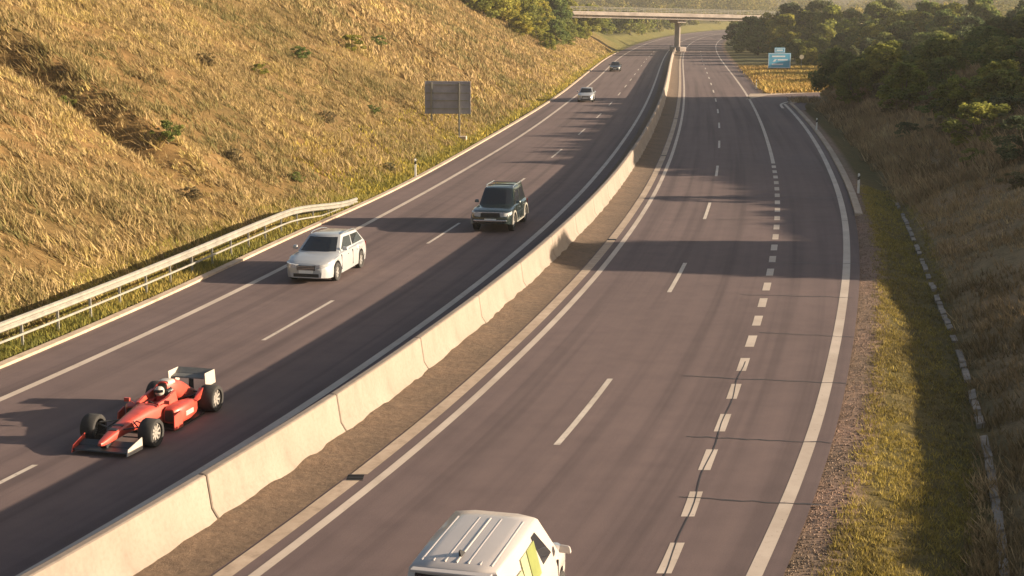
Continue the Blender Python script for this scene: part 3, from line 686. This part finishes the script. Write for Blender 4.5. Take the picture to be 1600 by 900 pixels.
#VEHICLES
# ------------------------------------------------------------------ vehicles (local +Y is forward, wheels on z = 0)
def wheel(parent, x, y, r, wd, side, rimf=.66, spokes=5, rimm=None, tyre=None):
    b = MB(); h = wd/2
    b.lathe([(-h, r*rimf), (-h, r*.93), (-h*.8, r), (h*.8, r), (h, r*.93), (h, r*rimf), (h*.6, r*rimf), (-h*.6, r*rimf), (-h, r*rimf)], k=32)
    o = b.build('wheel', tyre or TYRE, parent, smooth=40); o.location = (x, y, r)
    b = MB(); s = side*h*.72
    b.lathe([(s*.2, r*rimf), (s, r*rimf*.99), (s*1.02, r*rimf*.9), (s*.55, r*rimf*.86), (s*.5, r*.02)], k=28)
    for k in range(spokes):
        a = 2*math.pi*k/spokes; c, d = math.cos(a), math.sin(a); q0 = r*.05; q1 = r*rimf*.93; w0 = r*.10; w1 = r*.075
        P = [(s*.45, c*q0-d*w0, d*q0+c*w0), (s*.45, c*q0+d*w0, d*q0-c*w0), (s*.45, c*q1+d*w1, d*q1-c*w1), (s*.45, c*q1-d*w1, d*q1+c*w1)]
        b.hexa(P, [(s*1.0, p[1], p[2]) for p in P])
    b.lathe([(s*.4, r*.16), (s*1.05, r*.14), (s*1.08, r*.02)], k=14)
    b.build('rim', rimm or RIM, o, smooth=35); return o
def patch(name, q, m, parent, inset=(.06,.06,.08,.08), off=.006, thick=.0, sub=None):
    # a pane inset in the face a(front low) b(rear low) c(rear high) d(front high)
    a, b_, c, d = [Vector(p) for p in q]
    def P(u, v): return (a*(1-u)+b_*u)*(1-v) + (d*(1-u)+c*u)*v
    u0, u1, v0, v1 = inset[0], 1-inset[1], inset[2], 1-inset[3]
    pts = [P(u0,v0), P(u1,v0), P(u1,v1), P(u0,v1)]; n = (pts[1]-pts[0]).cross(pts[3]-pts[0]).normalized()
    return pts, n
def pane(name, pts, n, m, parent, off=.008, bevel=None):
    b = MB(); b.hexa([p - n*.02 for p in pts], [p + n*off for p in pts]); return b.build(name, m, parent, bevel=bevel)
def car(root, S, paint_m):
    T, W_, r = lin(S['top']), lin(S['wid']), S['r']; ya, yb = S['axle']; y0, y1 = S['top'][0][0], S['top'][-1][0]
    BT = lin(S['bot'])
    def bot(y):
        z = float(BT(y)); Rr = r + .065
        for a in (ya, yb):
            if abs(y-a) < Rr: z = max(z, r + math.sqrt(Rr*Rr-(y-a)**2))
        return z
    st = sorted(set([y0, y0+.03, y0+.09, y1-.03, y1-.09, y1] + list(np.linspace(y0+.1, y1-.1, 46)) + [a+k*(r+.065) for a in (ya, yb) for k in (-1.001,-.98,-.9,-.75,-.5,-.25,0,.25,.5,.75,.9,.98,1.001)]))
    secs = []
    for y in st:
        t = float(T(y)); wv = float(W_(y)); b0 = min(bot(y), t-.12); h = t-b0
        half = [(wv-.16, b0), (wv-.03, b0+.012), (wv-.005, b0+.3*h), (wv, b0+.55*h), (wv-.012, b0+.78*h), (wv-.05, t-.035), (wv-.12, t-.005), (wv*.55, t+.018), (0, t+.026)]
        ring = [(x, y, z) for x, z in half] + [(-x, y, z) for x, z in reversed(half[:-1])]
        secs.append(ring)
    b = MB(); b.loft(secs); body = b.build('body', paint_m, root, smooth=38)
    # greenhouse
    yA, yB, yC, yD = S['cab']; zb = S['belt']; H = S['H']; wb, wt = S['cw']; bow = S.get('bow', .10)
    lo = [(wb, yA-.12), (wb*.55, yA+bow*.5), (-wb*.55, yA+bow*.5), (-wb, yA-.12), (-wb-.01, (yA+yD)/2), (-wb*.95, yD+.05), (-wb*.5, yD), (wb*.5, yD), (wb*.95, yD+.05), (wb+.01, (yA+yD)/2)]
    up = [(wt, yB-.08), (wt*.55, yB+bow*.25), (-wt*.55, yB+bow*.25), (-wt, yB-.08), (-wt-.015, (yB+yC)/2), (-wt*.96, yC+.05), (-wt*.5, yC), (wt*.5, yC), (wt*.96, yC+.05), (wt+.015, (yB+yC)/2)]
    zr = S.get('rear_drop', 0)
    def zz(y): return H - zr*max(0, min(1, (yB - y)/(yB-yC)))**1.6
    ring0 = [(x, y, zb-.06) for x, y in lo]; ring1 = [(x, y, zz(y)-.055) for x, y in up]
    ring2 = [(x*.94, y*1.0+(-.05 if y > (yB+yC)/2 else .04), zz(y)-.012) for x, y in up]; ring3 = [(x*.6, (y-(yB+yC)/2)*.72+(yB+yC)/2, zz(y)+.012) for x, y in up]
    b = MB(); b.loft([ring0, ring1, ring2, ring3]); b.build('cabin', paint_m, root, smooth=42)
    # glass
    def face(i, j): return [Vector(ring0[i]), Vector(ring0[j]), Vector(ring1[j]), Vector(ring1[i])]
    b = MB(); v0 = .16
    def lerp(q, u, v): return (q[0]*(1-u)+q[1]*u)*(1-v) + (q[3]*(1-u)+q[2]*u)*v
    def multi(name, faces, u0, u1, v0, v1, m=GLASS, off=.008):
        b = MB(); k = len(faces); pts0 = []; pts1 = []
        us = [(0, u0)] + [(i, 1.0) for i in range(k-1)] + [(k-1, u1)]
        for v, L in ((v0, pts0), (v1, pts1)):
            for i, u in us: L.append(lerp(faces[i], u, v))
        secs = []
        for p, q in zip(pts0, pts1): secs.append((p, q))
        cen = Vector((0, (yA+yD)/2, zb))
        for (p, q), (p2, q2) in zip(secs[:-1], secs[1:]):
            n = (p2-p).cross(q-p).normalized(); n = n if n.dot(p-cen) > 0 else -n
            b.hexa([x - n*.03 for x in (p, p2, q2, q)], [x + n*off for x in (p, p2, q2, q)])
        return b.build(name, m, root)
    multi('windshield', [face(0,1), face(1,2), face(2,3)], .30, .70, .16, .95)
    multi('rear_window', [face(5,6), face(6,7), face(7,8)], .35, .65, .30, .92)
    sw = S.get('side', [(.12,.90),(.06,.80)])
    for fs in ((face(0,9), face(9,8)), (face(3,4), face(4,5))):
        for (u0, u1), q in zip(sw, fs):
            pts = [lerp(q, u0, .22), lerp(q, u1, .22), lerp(q, min(u1, S.get('ucut', .97)), .90), lerp(q, u0+(.16 if q is fs[0] else 0), .90)]
            n = (pts[1]-pts[0]).cross(pts[3]-pts[0]).normalized(); n = n if n.x*pts[0].x > 0 else -n
            pane('side_window', pts, n, GLASS, root)
    # front details
    fz = S['front']; wf = float(W_(y1)); yf = lambda x: y1
    b = MB(); b.box(-wf*.60, wf*.60, y1-.12, y1+.012, fz['grille'][0], fz['grille'][1]); g = b.build('grille', BLACK, root, bevel=.02)
    if fz.get('bars'):
        b = MB()
        for k in range(3): z = fz['grille'][0] + (k+.6)*(fz['grille'][1]-fz['grille'][0])/3.4; b.box(-wf*.57, wf*.57, y1-.05, y1+.022, z, z+.018)
        b.build('grille_bar', CHROME, g)
    b = MB(); b.box(-wf*.82, wf*.82, y1-.2, y1+.008, fz['intake'][0], fz['intake'][1]); b.build('air_intake', BLACK, root, bevel=.02)
    MB().box(-.26, .26, y1-.02, y1+.024, fz['plate']-.055, fz['plate']+.055).build('number_plate', PLATE, root)
    for s in (-1, 1):
        za, zc = fz['lamp']; xs = [(wf*.66, y1+.008), (wf*1.0, y1-.005), (float(W_(y1-.2))+.006, y1-.2), (float(W_(y1-.42))+.006, y1-.42)]
        b = MB(); secs = []
        for i, (x, y) in enumerate(xs): secs.append([(s*x, y, za+.03*i), (s*x, y, zc+.015*i), (s*(x-.10), y-.06, zc+.015*i), (s*(x-.10), y-.06, za+.03*i)])
        b.loft(secs); b.build('headlight', LAMP, root, smooth=50)
        zt = S['tail']; wr = float(W_(y0)); b = MB(); b.hexa([(s*(wr*.72),y0-.012,zt[0]),(s*wr*1.0,y0+.0,zt[0]),(s*(float(W_(y0+.2))+.008),y0+.2,zt[0]),(s*(wr*.72),y0+.2,zt[0])], [(s*(wr*.72),y0-.012,zt[1]),(s*wr*1.0,y0+.0,zt[1]),(s*(float(W_(y0+.2))+.008),y0+.2,zt[1]),(s*(wr*.72),y0+.2,zt[1])]); b.build('tail_light', REDLAMP, root)
        # mirror
        b = MB(); mx = wb + .05; b.hexa([(s*mx, yA-.42, zb+.05), (s*(mx+.21), yA-.45, zb+.06), (s*(mx+.21), yA-.34, zb+.06), (s*mx, yA-.30, zb+.05)], [(s*(mx+.02), yA-.42, zb+.19), (s*(mx+.19), yA-.45, zb+.19), (s*(mx+.17), yA-.36, zb+.17), (s*(mx+.02), yA-.33, zb+.17)]); b.build('mirror', paint_m, root, bevel=.025)
        for y in S.get('handles', ()): 
            xh = float(W_(y)); MB().box(min(s*(xh-.01), s*(xh+.02)), max(s*(xh-.01), s*(xh+.02)), y-.10, y+.10, zb-.17, zb-.135).build('door_handle', S.get('handle_m', paint_m), root, bevel=.008)
        for y in S.get('seams', ()):
            xh = float(W_(y)); MB().box(min(s*(xh-.03), s*(xh+.004)), max(s*(xh-.03), s*(xh+.004)), y-.007, y+.007, .34, zb-.07).build('door_seam', BLACK, root)
        for a in (ya, yb): wheel(root, s*(float(W_(a))-.115), a, r, S.get('tw', .21), s, spokes=S.get('spokes', 5))
    b = MB(); wm = min(float(W_(ya)), float(W_(yb)))-.17; b.box(-wm, wm, y0+.35, y1-.35, BT(0)+.02, zb-.25); b.build('underbody', BLACK, root)
    return body
def head(slope, back=False): 
    a = math.atan2(-slope, 1); return a + (math.pi if back else 0)
WHITEP = plain('silver_white_paint', (.33,.34,.355), .35, .2, .04, 1.5, .8); DARKP = plain('dark_green_paint', (.014,.022,.022), .25, .2, .2, 1.5, .9)
VANP = plain('van_white_paint', (.34,.31,.30), .42, 0, .05, 1.2, .5); GREYP = plain('dark_grey_paint', (.03,.032,.036), .3, .3, .2, 2, .7)
EST = dict(top=[(-2.28,.62),(-2.24,.84),(-2.0,.95),(-1.2,.965),(.8,.95),(1.05,.93),(1.6,.86),(2.0,.775),(2.2,.70),(2.28,.60)], wid=[(-2.28,.66),(-2.2,.78),(-1.9,.865),(-1.0,.90),(.8,.90),(1.5,.885),(1.9,.84),(2.12,.76),(2.28,.58)],
  bot=[(-2.28,.34),(-2.1,.24),(0,.20),(2.0,.19),(2.28,.22)], r=.325, axle=(-1.34,1.36), cab=(1.12,.30,-1.72,-2.16), belt=.95, H=1.48, cw=(.80,.60), rear_drop=.07, side=[(.12,.95),(.03,.92)], front=dict(grille=(.48,.66), intake=(.25,.38), plate=.44, lamp=(.55,.69), bars=True), tail=(.72,.90), handles=(.15,-.85), seams=(.95,-.28,-1.05))
e = empty('estate_car'); car(e, EST, WHITEP)
for s in (-1, 1): MB().tube([(s*.585,.1,1.47),(s*.60,-.2,1.515),(s*.60,-1.1,1.505),(s*.575,-1.62,1.43)], .018, 6).build('roof_rail', CHROME, e)
e.location = (-6.78, 52.15, .002); e.rotation_euler.z = head(.215, True)
tag(e, 'white estate car with dark windscreen driving towards the camera beside the guard rail', 'car', 'cars on the motorway')
SUV = dict(top=[(-2.2,.70),(-2.17,.98),(-2.0,1.06),(.75,1.06),(1.0,1.05),(1.7,1.0),(2.05,.93),(2.18,.84),(2.22,.70)], wid=[(-2.22,.76),(-2.1,.86),(-1.6,.90),(.8,.90),(1.6,.895),(2.0,.86),(2.14,.80),(2.22,.70)],
  bot=[(-2.2,.42),(-2.0,.34),(0,.33),(2.0,.34),(2.22,.40)], r=.375, axle=(-1.30,1.38), cab=(1.0,.42,-1.90,-2.14), belt=1.06, H=1.76, cw=(.79,.64), bow=.05, side=[(.14,.92),(.06,.84)], front=dict(grille=(.66,.86), intake=(.42,.50), plate=.56, lamp=(.70,.86), bars=False), tail=(.8,1.0), handles=(.1,-.85), seams=(.85,-.3,-1.0), spokes=6, handle_m=CHROME, tw=.24)
v = empty('off_road_car'); car(v, SUV, DARKP)
b = MB(); b.box(-.74,.74,2.215,2.30,.50,.575); b.build('bumper_bar', CHROME, v, bevel=.02); b = MB(); b.box(-.66,.66,2.19,2.235,.875,.905); b.build('bonnet_trim', CHROME, v, bevel=.008)
for s in (-1, 1):
    MB().tube([(s*.60,.2,1.75),(s*.62,0,1.83),(s*.62,-1.6,1.83),(s*.60,-1.8,1.74)], .022, 6).build('roof_rail', CHROME, v)
    for a in (-1.30, 1.38):
        b = MB(); secs = []
        for k in range(15):
            t = math.pi*(-.02 + 1.04*k/14); rr = .445; x = .905; secs.append([(s*(x-.05), a+rr*math.cos(t), .375+rr*math.sin(t)), (s*(x+.035), a+rr*math.cos(t), .375+rr*math.sin(t)), (s*(x+.03), a+(rr+.085)*math.cos(t), .375+(rr+.085)*math.sin(t)), (s*(x-.05), a+(rr+.085)*math.cos(t), .375+(rr+.085)*math.sin(t))])
        b.loft(secs); b.build('wheel_arch_trim', STEEL, v, smooth=50)
    b = MB(); b.box(min(s*.84,s*.95), max(s*.84,s*.95), -.80, .90, .30, .36); b.build('running_board', STEEL, v, bevel=.015)
for y in (-.3, -1.3): MB().box(-.63,.63,y-.03,y+.03,1.80,1.83).build('roof_bar', BLACK, v)
v.location = (-.52, 64.1, .002); v.rotation_euler.z = head(.195, True)
tag(v, 'dark off-road car with silver trim and roof bars driving towards the camera near the median', 'car', 'cars on the motorway')
HAT = dict(EST); HAT.update(top=[(-1.95,.6),(-1.9,.86),(-1.7,.94),(.8,.94),(1.3,.87),(1.75,.76),(1.92,.60)], wid=[(-1.95,.66),(-1.85,.78),(-1.5,.85),(.8,.86),(1.3,.84),(1.7,.77),(1.92,.60)], bot=[(-1.95,.32),(0,.2),(1.92,.22)], r=.30, axle=(-1.2,1.2), cab=(1.0,.25,-1.45,-1.88), cw=(.77,.58), H=1.46)
h_ = empty('small_car'); car(h_, HAT, WHITEP); h_.location = (8.0, 155.6, .002); h_.rotation_euler.z = head(.122, True)
tag(h_, 'small white car far off on the left carriageway beside the edge line', 'car', 'cars on the motorway')
g_ = empty('distant_car'); car(g_, EST, GREYP); g_.location = (16.7, 235, .002); g_.rotation_euler.z = head(.116, True)
tag(g_, 'dark car farthest away on the left carriageway before the bridge', 'car', 'cars on the motorway')
# white panel van leaving below the camera
VAN = dict(top=[(-1.98,.9),(-1.95,1.02),(-1.7,1.05),(1.0,1.05),(1.25,1.02),(1.7,.93),(2.0,.80),(2.1,.62)], wid=[(-1.98,.84),(-1.9,.875),(-1.5,.885),(1.0,.885),(1.5,.865),(1.85,.80),(2.1,.62)], bot=[(-1.98,.32),(0,.22),(2.1,.22)], r=.31, axle=(-1.25,1.35), cab=(1.34,.52,-1.92,-1.97), belt=1.05, H=1.86, cw=(.835,.665), bow=.12, side=[(.20,.56)], front=dict(grille=(.56,.68), intake=(.26,.38), plate=.46, lamp=(.60,.80)), tail=(.95,1.35), handles=(.1,), seams=(.95,-.05), ucut=.56)
vn = empty('panel_van'); car(vn, VAN, VANP)
for k in range(7):
    x = -.51 + .17*k; b = MB(); b.hexa([(x-.035,-1.72,1.82),(x+.035,-1.72,1.82),(x+.035,.18,1.82),(x-.035,.18,1.82)], [(x-.014,-1.70,1.882-.03*abs(x)),(x+.014,-1.70,1.882-.03*abs(x)),(x+.014,.14,1.882-.03*abs(x)),(x-.014,.14,1.882-.03*abs(x))]); b.build('roof_rib', VANP, vn, bevel=.008)
GRAPH = plain('yellow_green_decal', (.15,.175,.05), .45, 0, .12, 5, .4); GRAPH2 = plain('pale_green_decal', (.27,.28,.16), .45, 0, .1, 5, .4)
def sidep(x0y, z): # point on the right cabin side at length y, height z
    t = (z-.99)/(1.805-.99); return Vector((.845*(1-t)+.68*t+.012, x0y, z))
for nm, ya_, yb_, za, zc, m in [('side_decal', .02, -.42, 1.12, 1.66, GRAPH), ('side_decal', -.47, -.78, 1.12, 1.66, GRAPH2), ('side_decal', -.82, -1.62, 1.30, 1.52, GRAPH2)]:
    pts = [sidep(ya_, za), sidep(yb_, za), sidep(yb_-.10, zc), sidep(ya_-.10, zc)]; n = (pts[1]-pts[0]).cross(pts[3]-pts[0]).normalized(); n = n if n.x > 0 else -n
    pane(nm, pts, n, m, vn, .004)
b = MB(); b.hexa([(-.02,-1.50,1.87),(.02,-1.50,1.87),(.02,-1.30,1.87),(-.02,-1.30,1.87)], [(-.008,-1.56,1.98),(.008,-1.56,1.98),(.008,-1.50,1.98),(-.008,-1.50,1.98)]); b.build('aerial', BLACK, vn)
b = MB(); b.box(-.58,.58,-2.03,-1.90,1.80,1.835); b.build('rear_spoiler', VANP, vn, bevel=.012)
vn.location = (-.36, 20.74, .002); vn.rotation_euler.z = head(.255)
tag(vn, 'white panel van with ribbed roof and yellow green side decal at the bottom edge', 'van')

# ------------------------------------------------------------------ the red single-seater
RED = plain('racing_red_paint', (.36,.045,.028), .5, 0, .2, 3.5, .3); CARBON = plain('carbon_panel', (.016,.016,.018), .45, 0, .3, 10); WPAN = plain('white_panel', (.33,.30,.27), .4, 0, .06, 4, .4)
GREYRIM = plain('racing_rim', (.30,.28,.26), .45, .4, .2, 9)
f1 = empty('racing_car')
def ring(y, hw, z0, z1, sq=.5, n=16, xc=0):
    out = []
    for k in range(n):
        t = 2*math.pi*(k+.5)/n; c, s = math.cos(t), math.sin(t)
        out.append((xc + hw*math.copysign(abs(c)**sq, c), y, (z0+z1)/2 + (z1-z0)/2*math.copysign(abs(s)**sq, s)))
    return out
b = MB(); b.loft([ring(2.62,.045,.235,.30), ring(2.52,.085,.215,.335), ring(2.2,.125,.225,.41), ring(1.7,.165,.245,.50), ring(1.2,.215,.23,.575), ring(.75,.27,.16,.625), ring(.42,.32,.10,.655), ring(.30,.335,.08,.60), ring(.1,.345,.07,.52), ring(-.25,.35,.06,.52), ring(-.42,.36,.06,.66)])
b.build('monocoque', RED, f1, smooth=50)
# cockpit surround: two side walls and the padded headrest
for s in (-1, 1):
    b = MB(); b.loft([[(s*.20,.40,.5),(s*.31,.40,.5),(s*.29,.40,.655),(s*.22,.40,.65)], [(s*.255,.05,.48),(s*.36,.05,.48),(s*.34,.05,.70),(s*.27,.05,.70)], [(s*.24,-.40,.48),(s*.38,-.40,.48),(s*.33,-.40,.78),(s*.25,-.40,.78)]]); b.build('cockpit_side', RED, f1, smooth=40)
b = MB(); b.box(-.235,.235,-.05,.34,.45,.531); b.build('cockpit_floor', BLACK, f1)
b = MB(); b.loft([ring(-.30,.20,.52,.80), ring(-.46,.24,.50,.86)]); b.build('headrest', CARBON, f1, smooth=50)
b = MB(); b.loft([ring(-.36,.13,.74,.98,.7), ring(-.50,.19,.62,1.0,.7), ring(-.8,.24,.45,.96,.7), ring(-1.2,.19,.30,.80,.7), ring(-1.6,.12,.22,.58,.7), ring(-1.95,.07,.20,.40,.7)]); ec = b.build('engine_cover', RED, f1, smooth=50)
b = MB(); b.loft([ring(-.345,.10,.78,.95,.7), ring(-.37,.10,.78,.95,.7)]); b.build('air_intake', BLACK, ec, smooth=40)
b = MB(); b.loft([ring(-.41,.145,.86,.998,.7), ring(-.50,.18,.84,1.012,.7), ring(-.66,.19,.84,1.0,.7)]); b.build('white_panel', WPAN, ec, smooth=50)
for s in (-1, 1):
    b = MB(); b.loft([ring(.30,.14,.16,.50,.45,xc=s*.50), ring(.18,.20,.10,.55,.45,xc=s*.53), ring(-.4,.21,.08,.54,.45,xc=s*.52), ring(-.9,.17,.08,.46,.5,xc=s*.45), ring(-1.35,.11,.08,.32,.55,xc=s*.32), ring(-1.65,.05,.08,.2,.6,xc=s*.22)]); sp = b.build('sidepod', RED, f1, smooth=50)
    b = MB(); b.loft([ring(.312,.11,.19,.47,.45,xc=s*.50), ring(.29,.11,.19,.47,.45,xc=s*.50)]); b.build('radiator_duct', BLACK, sp)
    b = MB(); b.hexa([(s*.74,.55,.07),(s*.77,.55,.07),(s*.79,.15,.07),(s*.76,.15,.07)], [(s*.72,.50,.40),(s*.75,.50,.40),(s*.77,.18,.46),(s*.74,.18,.46)]); b.build('barge_board', RED, f1)
    b = MB(); b.hexa([(s*.60,-.78,.45),(s*.70,-.78,.43),(s*.62,-1.12,.40),(s*.52,-1.12,.40)], [(s*.60,-.78,.47),(s*.70,-.80,.45),(s*.64,-1.25,.66),(s*.52,-1.25,.64)]); b.build('winglet', RED, f1)
    b = MB(); b.tube([(s*.33,.42,.62),(s*.50,.40,.70)], .012, 5); b.box(min(s*.46,s*.60),max(s*.46,s*.60),.38,.44,.66,.75); b.build('mirror', RED, f1)
    # suspension
    b = MB(); fx, fy = s*.60, 1.62
    for p, q_ in [((s*.17,1.85,.42),(fx,fy+.05,.47)),((s*.2,1.3,.47),(fx,fy-.05,.47)),((s*.17,1.9,.27),(fx,fy+.05,.20)),((s*.22,1.3,.25),(fx,fy-.05,.20)),((s*.2,1.45,.50),(fx,fy,.22))]: b.tube([p, q_], .017, 6)
    b.build('suspension_arm', CARBON, f1)
    b = MB(); fx, fy = s*.58, -1.46
    for p, q_ in [((s*.15,-1.1,.42),(fx,fy+.05,.46)),((s*.1,-1.75,.40),(fx,fy-.05,.46)),((s*.2,-1.0,.2),(fx,fy+.05,.2)),((s*.1,-1.75,.2),(fx,fy-.05,.2))]: b.tube([p, q_], .018, 6)
    b.build('suspension_arm', CARBON, f1)
    wheel(f1, s*.74, 1.62, .33, .34, s, .70, 9, GREYRIM); wheel(f1, s*.72, -1.46, .335, .40, s, .70, 9, GREYRIM)
b = MB(); b.hexa([(-.30,.75,.035),(.30,.75,.035),(.30,.45,.035),(-.30,.45,.035)], [(-.30,.75,.06),(.30,.75,.06),(.30,.45,.06),(-.30,.45,.06)]); b.hexa([(-.72,.449,.035),(.72,.449,.035),(.70,-1.15,.035),(-.70,-1.15,.035)], [(-.72,.449,.062),(.72,.449,.062),(.70,-1.15,.062),(-.70,-1.15,.062)]); b.hexa([(-.5,-1.151,.035),(.5,-1.151,.035),(.45,-1.85,.20),(-.45,-1.85,.20)], [(-.5,-1.151,.06),(.5,-1.151,.06),(.45,-1.85,.23),(-.45,-1.85,.23)]); b.build('floor', CARBON, f1)
b = MB()
for y0, y1, z0, z1 in [(2.62,2.36,.10,.13),(2.38,2.16,.145,.215)]:
    b.hexa([(-.68,y0,z0),(.68,y0,z0),(.68,y1,z1),(-.68,y1,z1)], [(-.68,y0-.02,z0+.025),(.68,y0-.02,z0+.025),(.68,y1,z1+.022),(-.68,y1,z1+.022)])
fw = b.build('front_wing', CARBON, f1)
for s in (-1, 1):
    b = MB(); b.hexa([(s*.685,2.66,.05),(s*.705,2.66,.05),(s*.74,2.02,.05),(s*.72,2.02,.05)], [(s*.685,2.60,.20),(s*.70,2.60,.20),(s*.735,2.02,.33),(s*.715,2.02,.33)]); b.build('endplate', RED if s > 0 else WPAN, fw)
    MB().hexa([(s*.07-.012,2.45,.12),(s*.07+.012,2.45,.12),(s*.07+.012,2.25,.14),(s*.07-.012,2.25,.14)], [(s*.06-.012,2.45,.26),(s*.06+.012,2.45,.26),(s*.06+.012,2.25,.28),(s*.06-.012,2.25,.28)]).build('wing_pylon', CARBON, fw)
b = MB()
for y0, y1, z0, z1 in [(-1.72,-1.98,.80,.84),(-1.95,-2.14,.845,.955)]:
    b.hexa([(-.49,y0,z0),(.49,y0,z0),(.49,y1,z1),(-.49,y1,z1)], [(-.49,y0-.02,z0+.03),(.49,y0-.02,z0+.03),(.49,y1,z1+.025),(-.49,y1,z1+.025)])
b.hexa([(-.49,-1.8,.36),(.49,-1.8,.36),(.49,-2.05,.38),(-.49,-2.05,.38)], [(-.49,-1.8,.385),(.49,-1.8,.385),(.49,-2.05,.405),(-.49,-2.05,.405)])
rw = b.build('rear_wing', plain('wing_grey', (.10,.10,.095), .5, 0, .2, 5), f1)
rw.location.z = -.07
for s in (-1, 1):
    MB().hexa([(s*.495,-1.62,.62),(s*.515,-1.62,.62),(s*.515,-2.18,.62),(s*.495,-2.18,.62)], [(s*.495,-1.60,.985),(s*.515,-1.60,.985),(s*.515,-2.14,.975),(s*.495,-2.14,.975)]).build('endplate', WPAN, rw, bevel=.006)
    MB().hexa([(s*.495,-1.74,.30),(s*.515,-1.74,.30),(s*.515,-2.10,.30),(s*.495,-2.10,.30)], [(s*.495,-1.62,.618),(s*.515,-1.62,.618),(s*.515,-2.18,.618),(s*.495,-2.18,.618)]).build('endplate_foot', CARBON, rw)
MB().hexa([(-.015,-1.7,.3),(.015,-1.7,.3),(.015,-1.95,.3),(-.015,-1.95,.3)], [(-.015,-1.75,.80),(.015,-1.75,.80),(.015,-1.95,.82),(-.015,-1.95,.82)]).build('wing_post', CARBON, rw)
b = MB()
for k in range(24):
    a, c = 2*math.pi*k/24, 2*math.pi*(k+1)/24
    b.tube([(.13*math.cos(a), .33+.03*math.sin(a), .60+.09*math.sin(a)), (.13*math.cos(c), .33+.03*math.sin(c), .60+.09*math.sin(c))], .016, 5)
b.build('steering_wheel', BLACK, f1)
for (ya_, yb_, wa, wb_, za, zb_) in [(2.05,1.95,.10,.105,.452,.470),(1.80,1.72,.12,.125,.489,.501)]:
    MB().hexa([(-wa,ya_,za-.04),(wa,ya_,za-.04),(wb_,yb_,zb_-.04),(-wb_,yb_,zb_-.04)], [(-wa,ya_,za),(wa,ya_,za),(wb_,yb_,zb_),(-wb_,yb_,zb_)]).build('nose_stripe', CARBON, f1)
for s in (-1, 1):
    MB().box(min(s*.66,s*.76), max(s*.66,s*.76), .10, .40, .055, .085).build('floor_edge_plate', WPAN, f1)
    MB().box(min(s*.70,s*.742), max(s*.70,s*.742), -.50, -.12, .24, .36).build('pale_decal', WPAN, f1, bevel=.01)
F1LOC, F1ROT = Vector((-8.27, 32.33, .002)), head(.262, True)
f1.location = F1LOC; f1.rotation_euler.z = F1ROT; f1.scale = (.96,.96,.96)
tag(f1, 'red open wheel racing car with white rear wing endplates and exposed wheels', 'racing car')
# the driver: one skinned body, helmet and suit details as children
SUIT = plain('driver_suit', (.34,.03,.025), .8, 0, .15, 6)
J = {'pelvis':((0,-.30,.24),.14),'belly':((0,-.34,.38),.14),'chest':((0,-.36,.52),.15),'neck':((0,-.28,.66),.065),'skull':((0,-.22,.76),.095),
     'hipL':((-.09,-.20,.20),.085),'kneeL':((-.10,.30,.36),.065),'footL':((-.09,.75,.26),.045),'toeL':((-.09,.80,.34),.035),'hipR':((.09,-.20,.20),.085),'kneeR':((.10,.30,.36),.065),'footR':((.09,.75,.26),.045),'toeR':((.09,.80,.34),.035),
     'shL':((-.19,-.32,.56),.065),'elL':((-.22,-.05,.54),.047),'wrL':((-.14,.22,.60),.034),'haL':((-.12,.31,.61),.036),'shR':((.19,-.32,.56),.065),'elR':((.22,-.05,.54),.047),'wrR':((.14,.22,.60),.034),'haR':((.12,.31,.61),.036)}
ED = [('pelvis','belly'),('belly','chest'),('chest','neck'),('neck','skull'),('pelvis','hipL'),('hipL','kneeL'),('kneeL','footL'),('footL','toeL'),('pelvis','hipR'),('hipR','kneeR'),('kneeR','footR'),('footR','toeR'),('chest','shL'),('shL','elL'),('elL','wrL'),('wrL','haL'),('chest','shR'),('shR','elR'),('elR','wrR'),('wrR','haR')]
names = list(J); me = bpy.data.meshes.new('person'); me.from_pydata([J[k][0] for k in names], [(names.index(a), names.index(b_)) for a, b_ in ED], [])
pn = link_mesh('person', me, SUIT); sk = pn.modifiers.new('skin', 'SKIN'); lay = me.skin_vertices[0].data if me.skin_vertices else None
if lay is None:
    bm = bmesh.new(); bm.from_mesh(me); bm.verts.layers.skin.verify(); bm.to_mesh(me); bm.free(); lay = me.skin_vertices[0].data
for k, nme in enumerate(names): lay[k].radius = (J[nme][1],)*2; lay[k].use_root = (nme == 'pelvis')
sk.use_smooth_shade = True; ss_ = pn.modifiers.new('sub', 'SUBSURF'); ss_.levels = 1; ss_.render_levels = 1
pn.location = F1LOC; pn.rotation_euler.z = F1ROT; pn.scale = (.96,.96,.96)
tag(pn, 'driver in a pale helmet and red suit sitting in the open cockpit', 'person')
b = MB(); prof = [(-.135*math.cos(math.pi*k/14), .128*math.sin(math.pi*k/14)**.8 + .002) for k in range(15)]
b.lathe([(a_*.9, r_*.92) for a_, r_ in prof], (0,-.21,.785), 'z', 24, caps=True); hm = b.build('helmet', WPAN, pn, smooth=60)
b = MB(); secs = []
for k in range(13):
    a = math.pi*(.12 + .76*k/12); secs.append([(r_*math.cos(a), -.21+r_*math.sin(a), z) for r_, z in ((.124,.775),(.136,.775),(.133,.845),(.120,.845))])
b.loft(secs); b.build('visor', GLASS, hm, smooth=50)

# ------------------------------------------------------------------ thin warm summer haze
b = MB(); b.box(-480, 560, -40, 1200, -9, 45); hz = b.build('haze', None)
hm_ = bpy.data.materials.new('haze'); hm_.use_nodes = True; t_ = hm_.node_tree; t_.nodes.remove(t_.nodes['Principled BSDF'])
pv = t_.nodes.new('ShaderNodeVolumePrincipled'); pv.inputs['Color'].default_value = (.86,.85,.82,1); pv.inputs['Density'].default_value = .00017; pv.inputs['Anisotropy'].default_value = .2
t_.links.new(pv.outputs[0], t_.nodes['Material Output'].inputs['Volume']); hz.data.materials.append(hm_); tag(hz, kind='stuff')
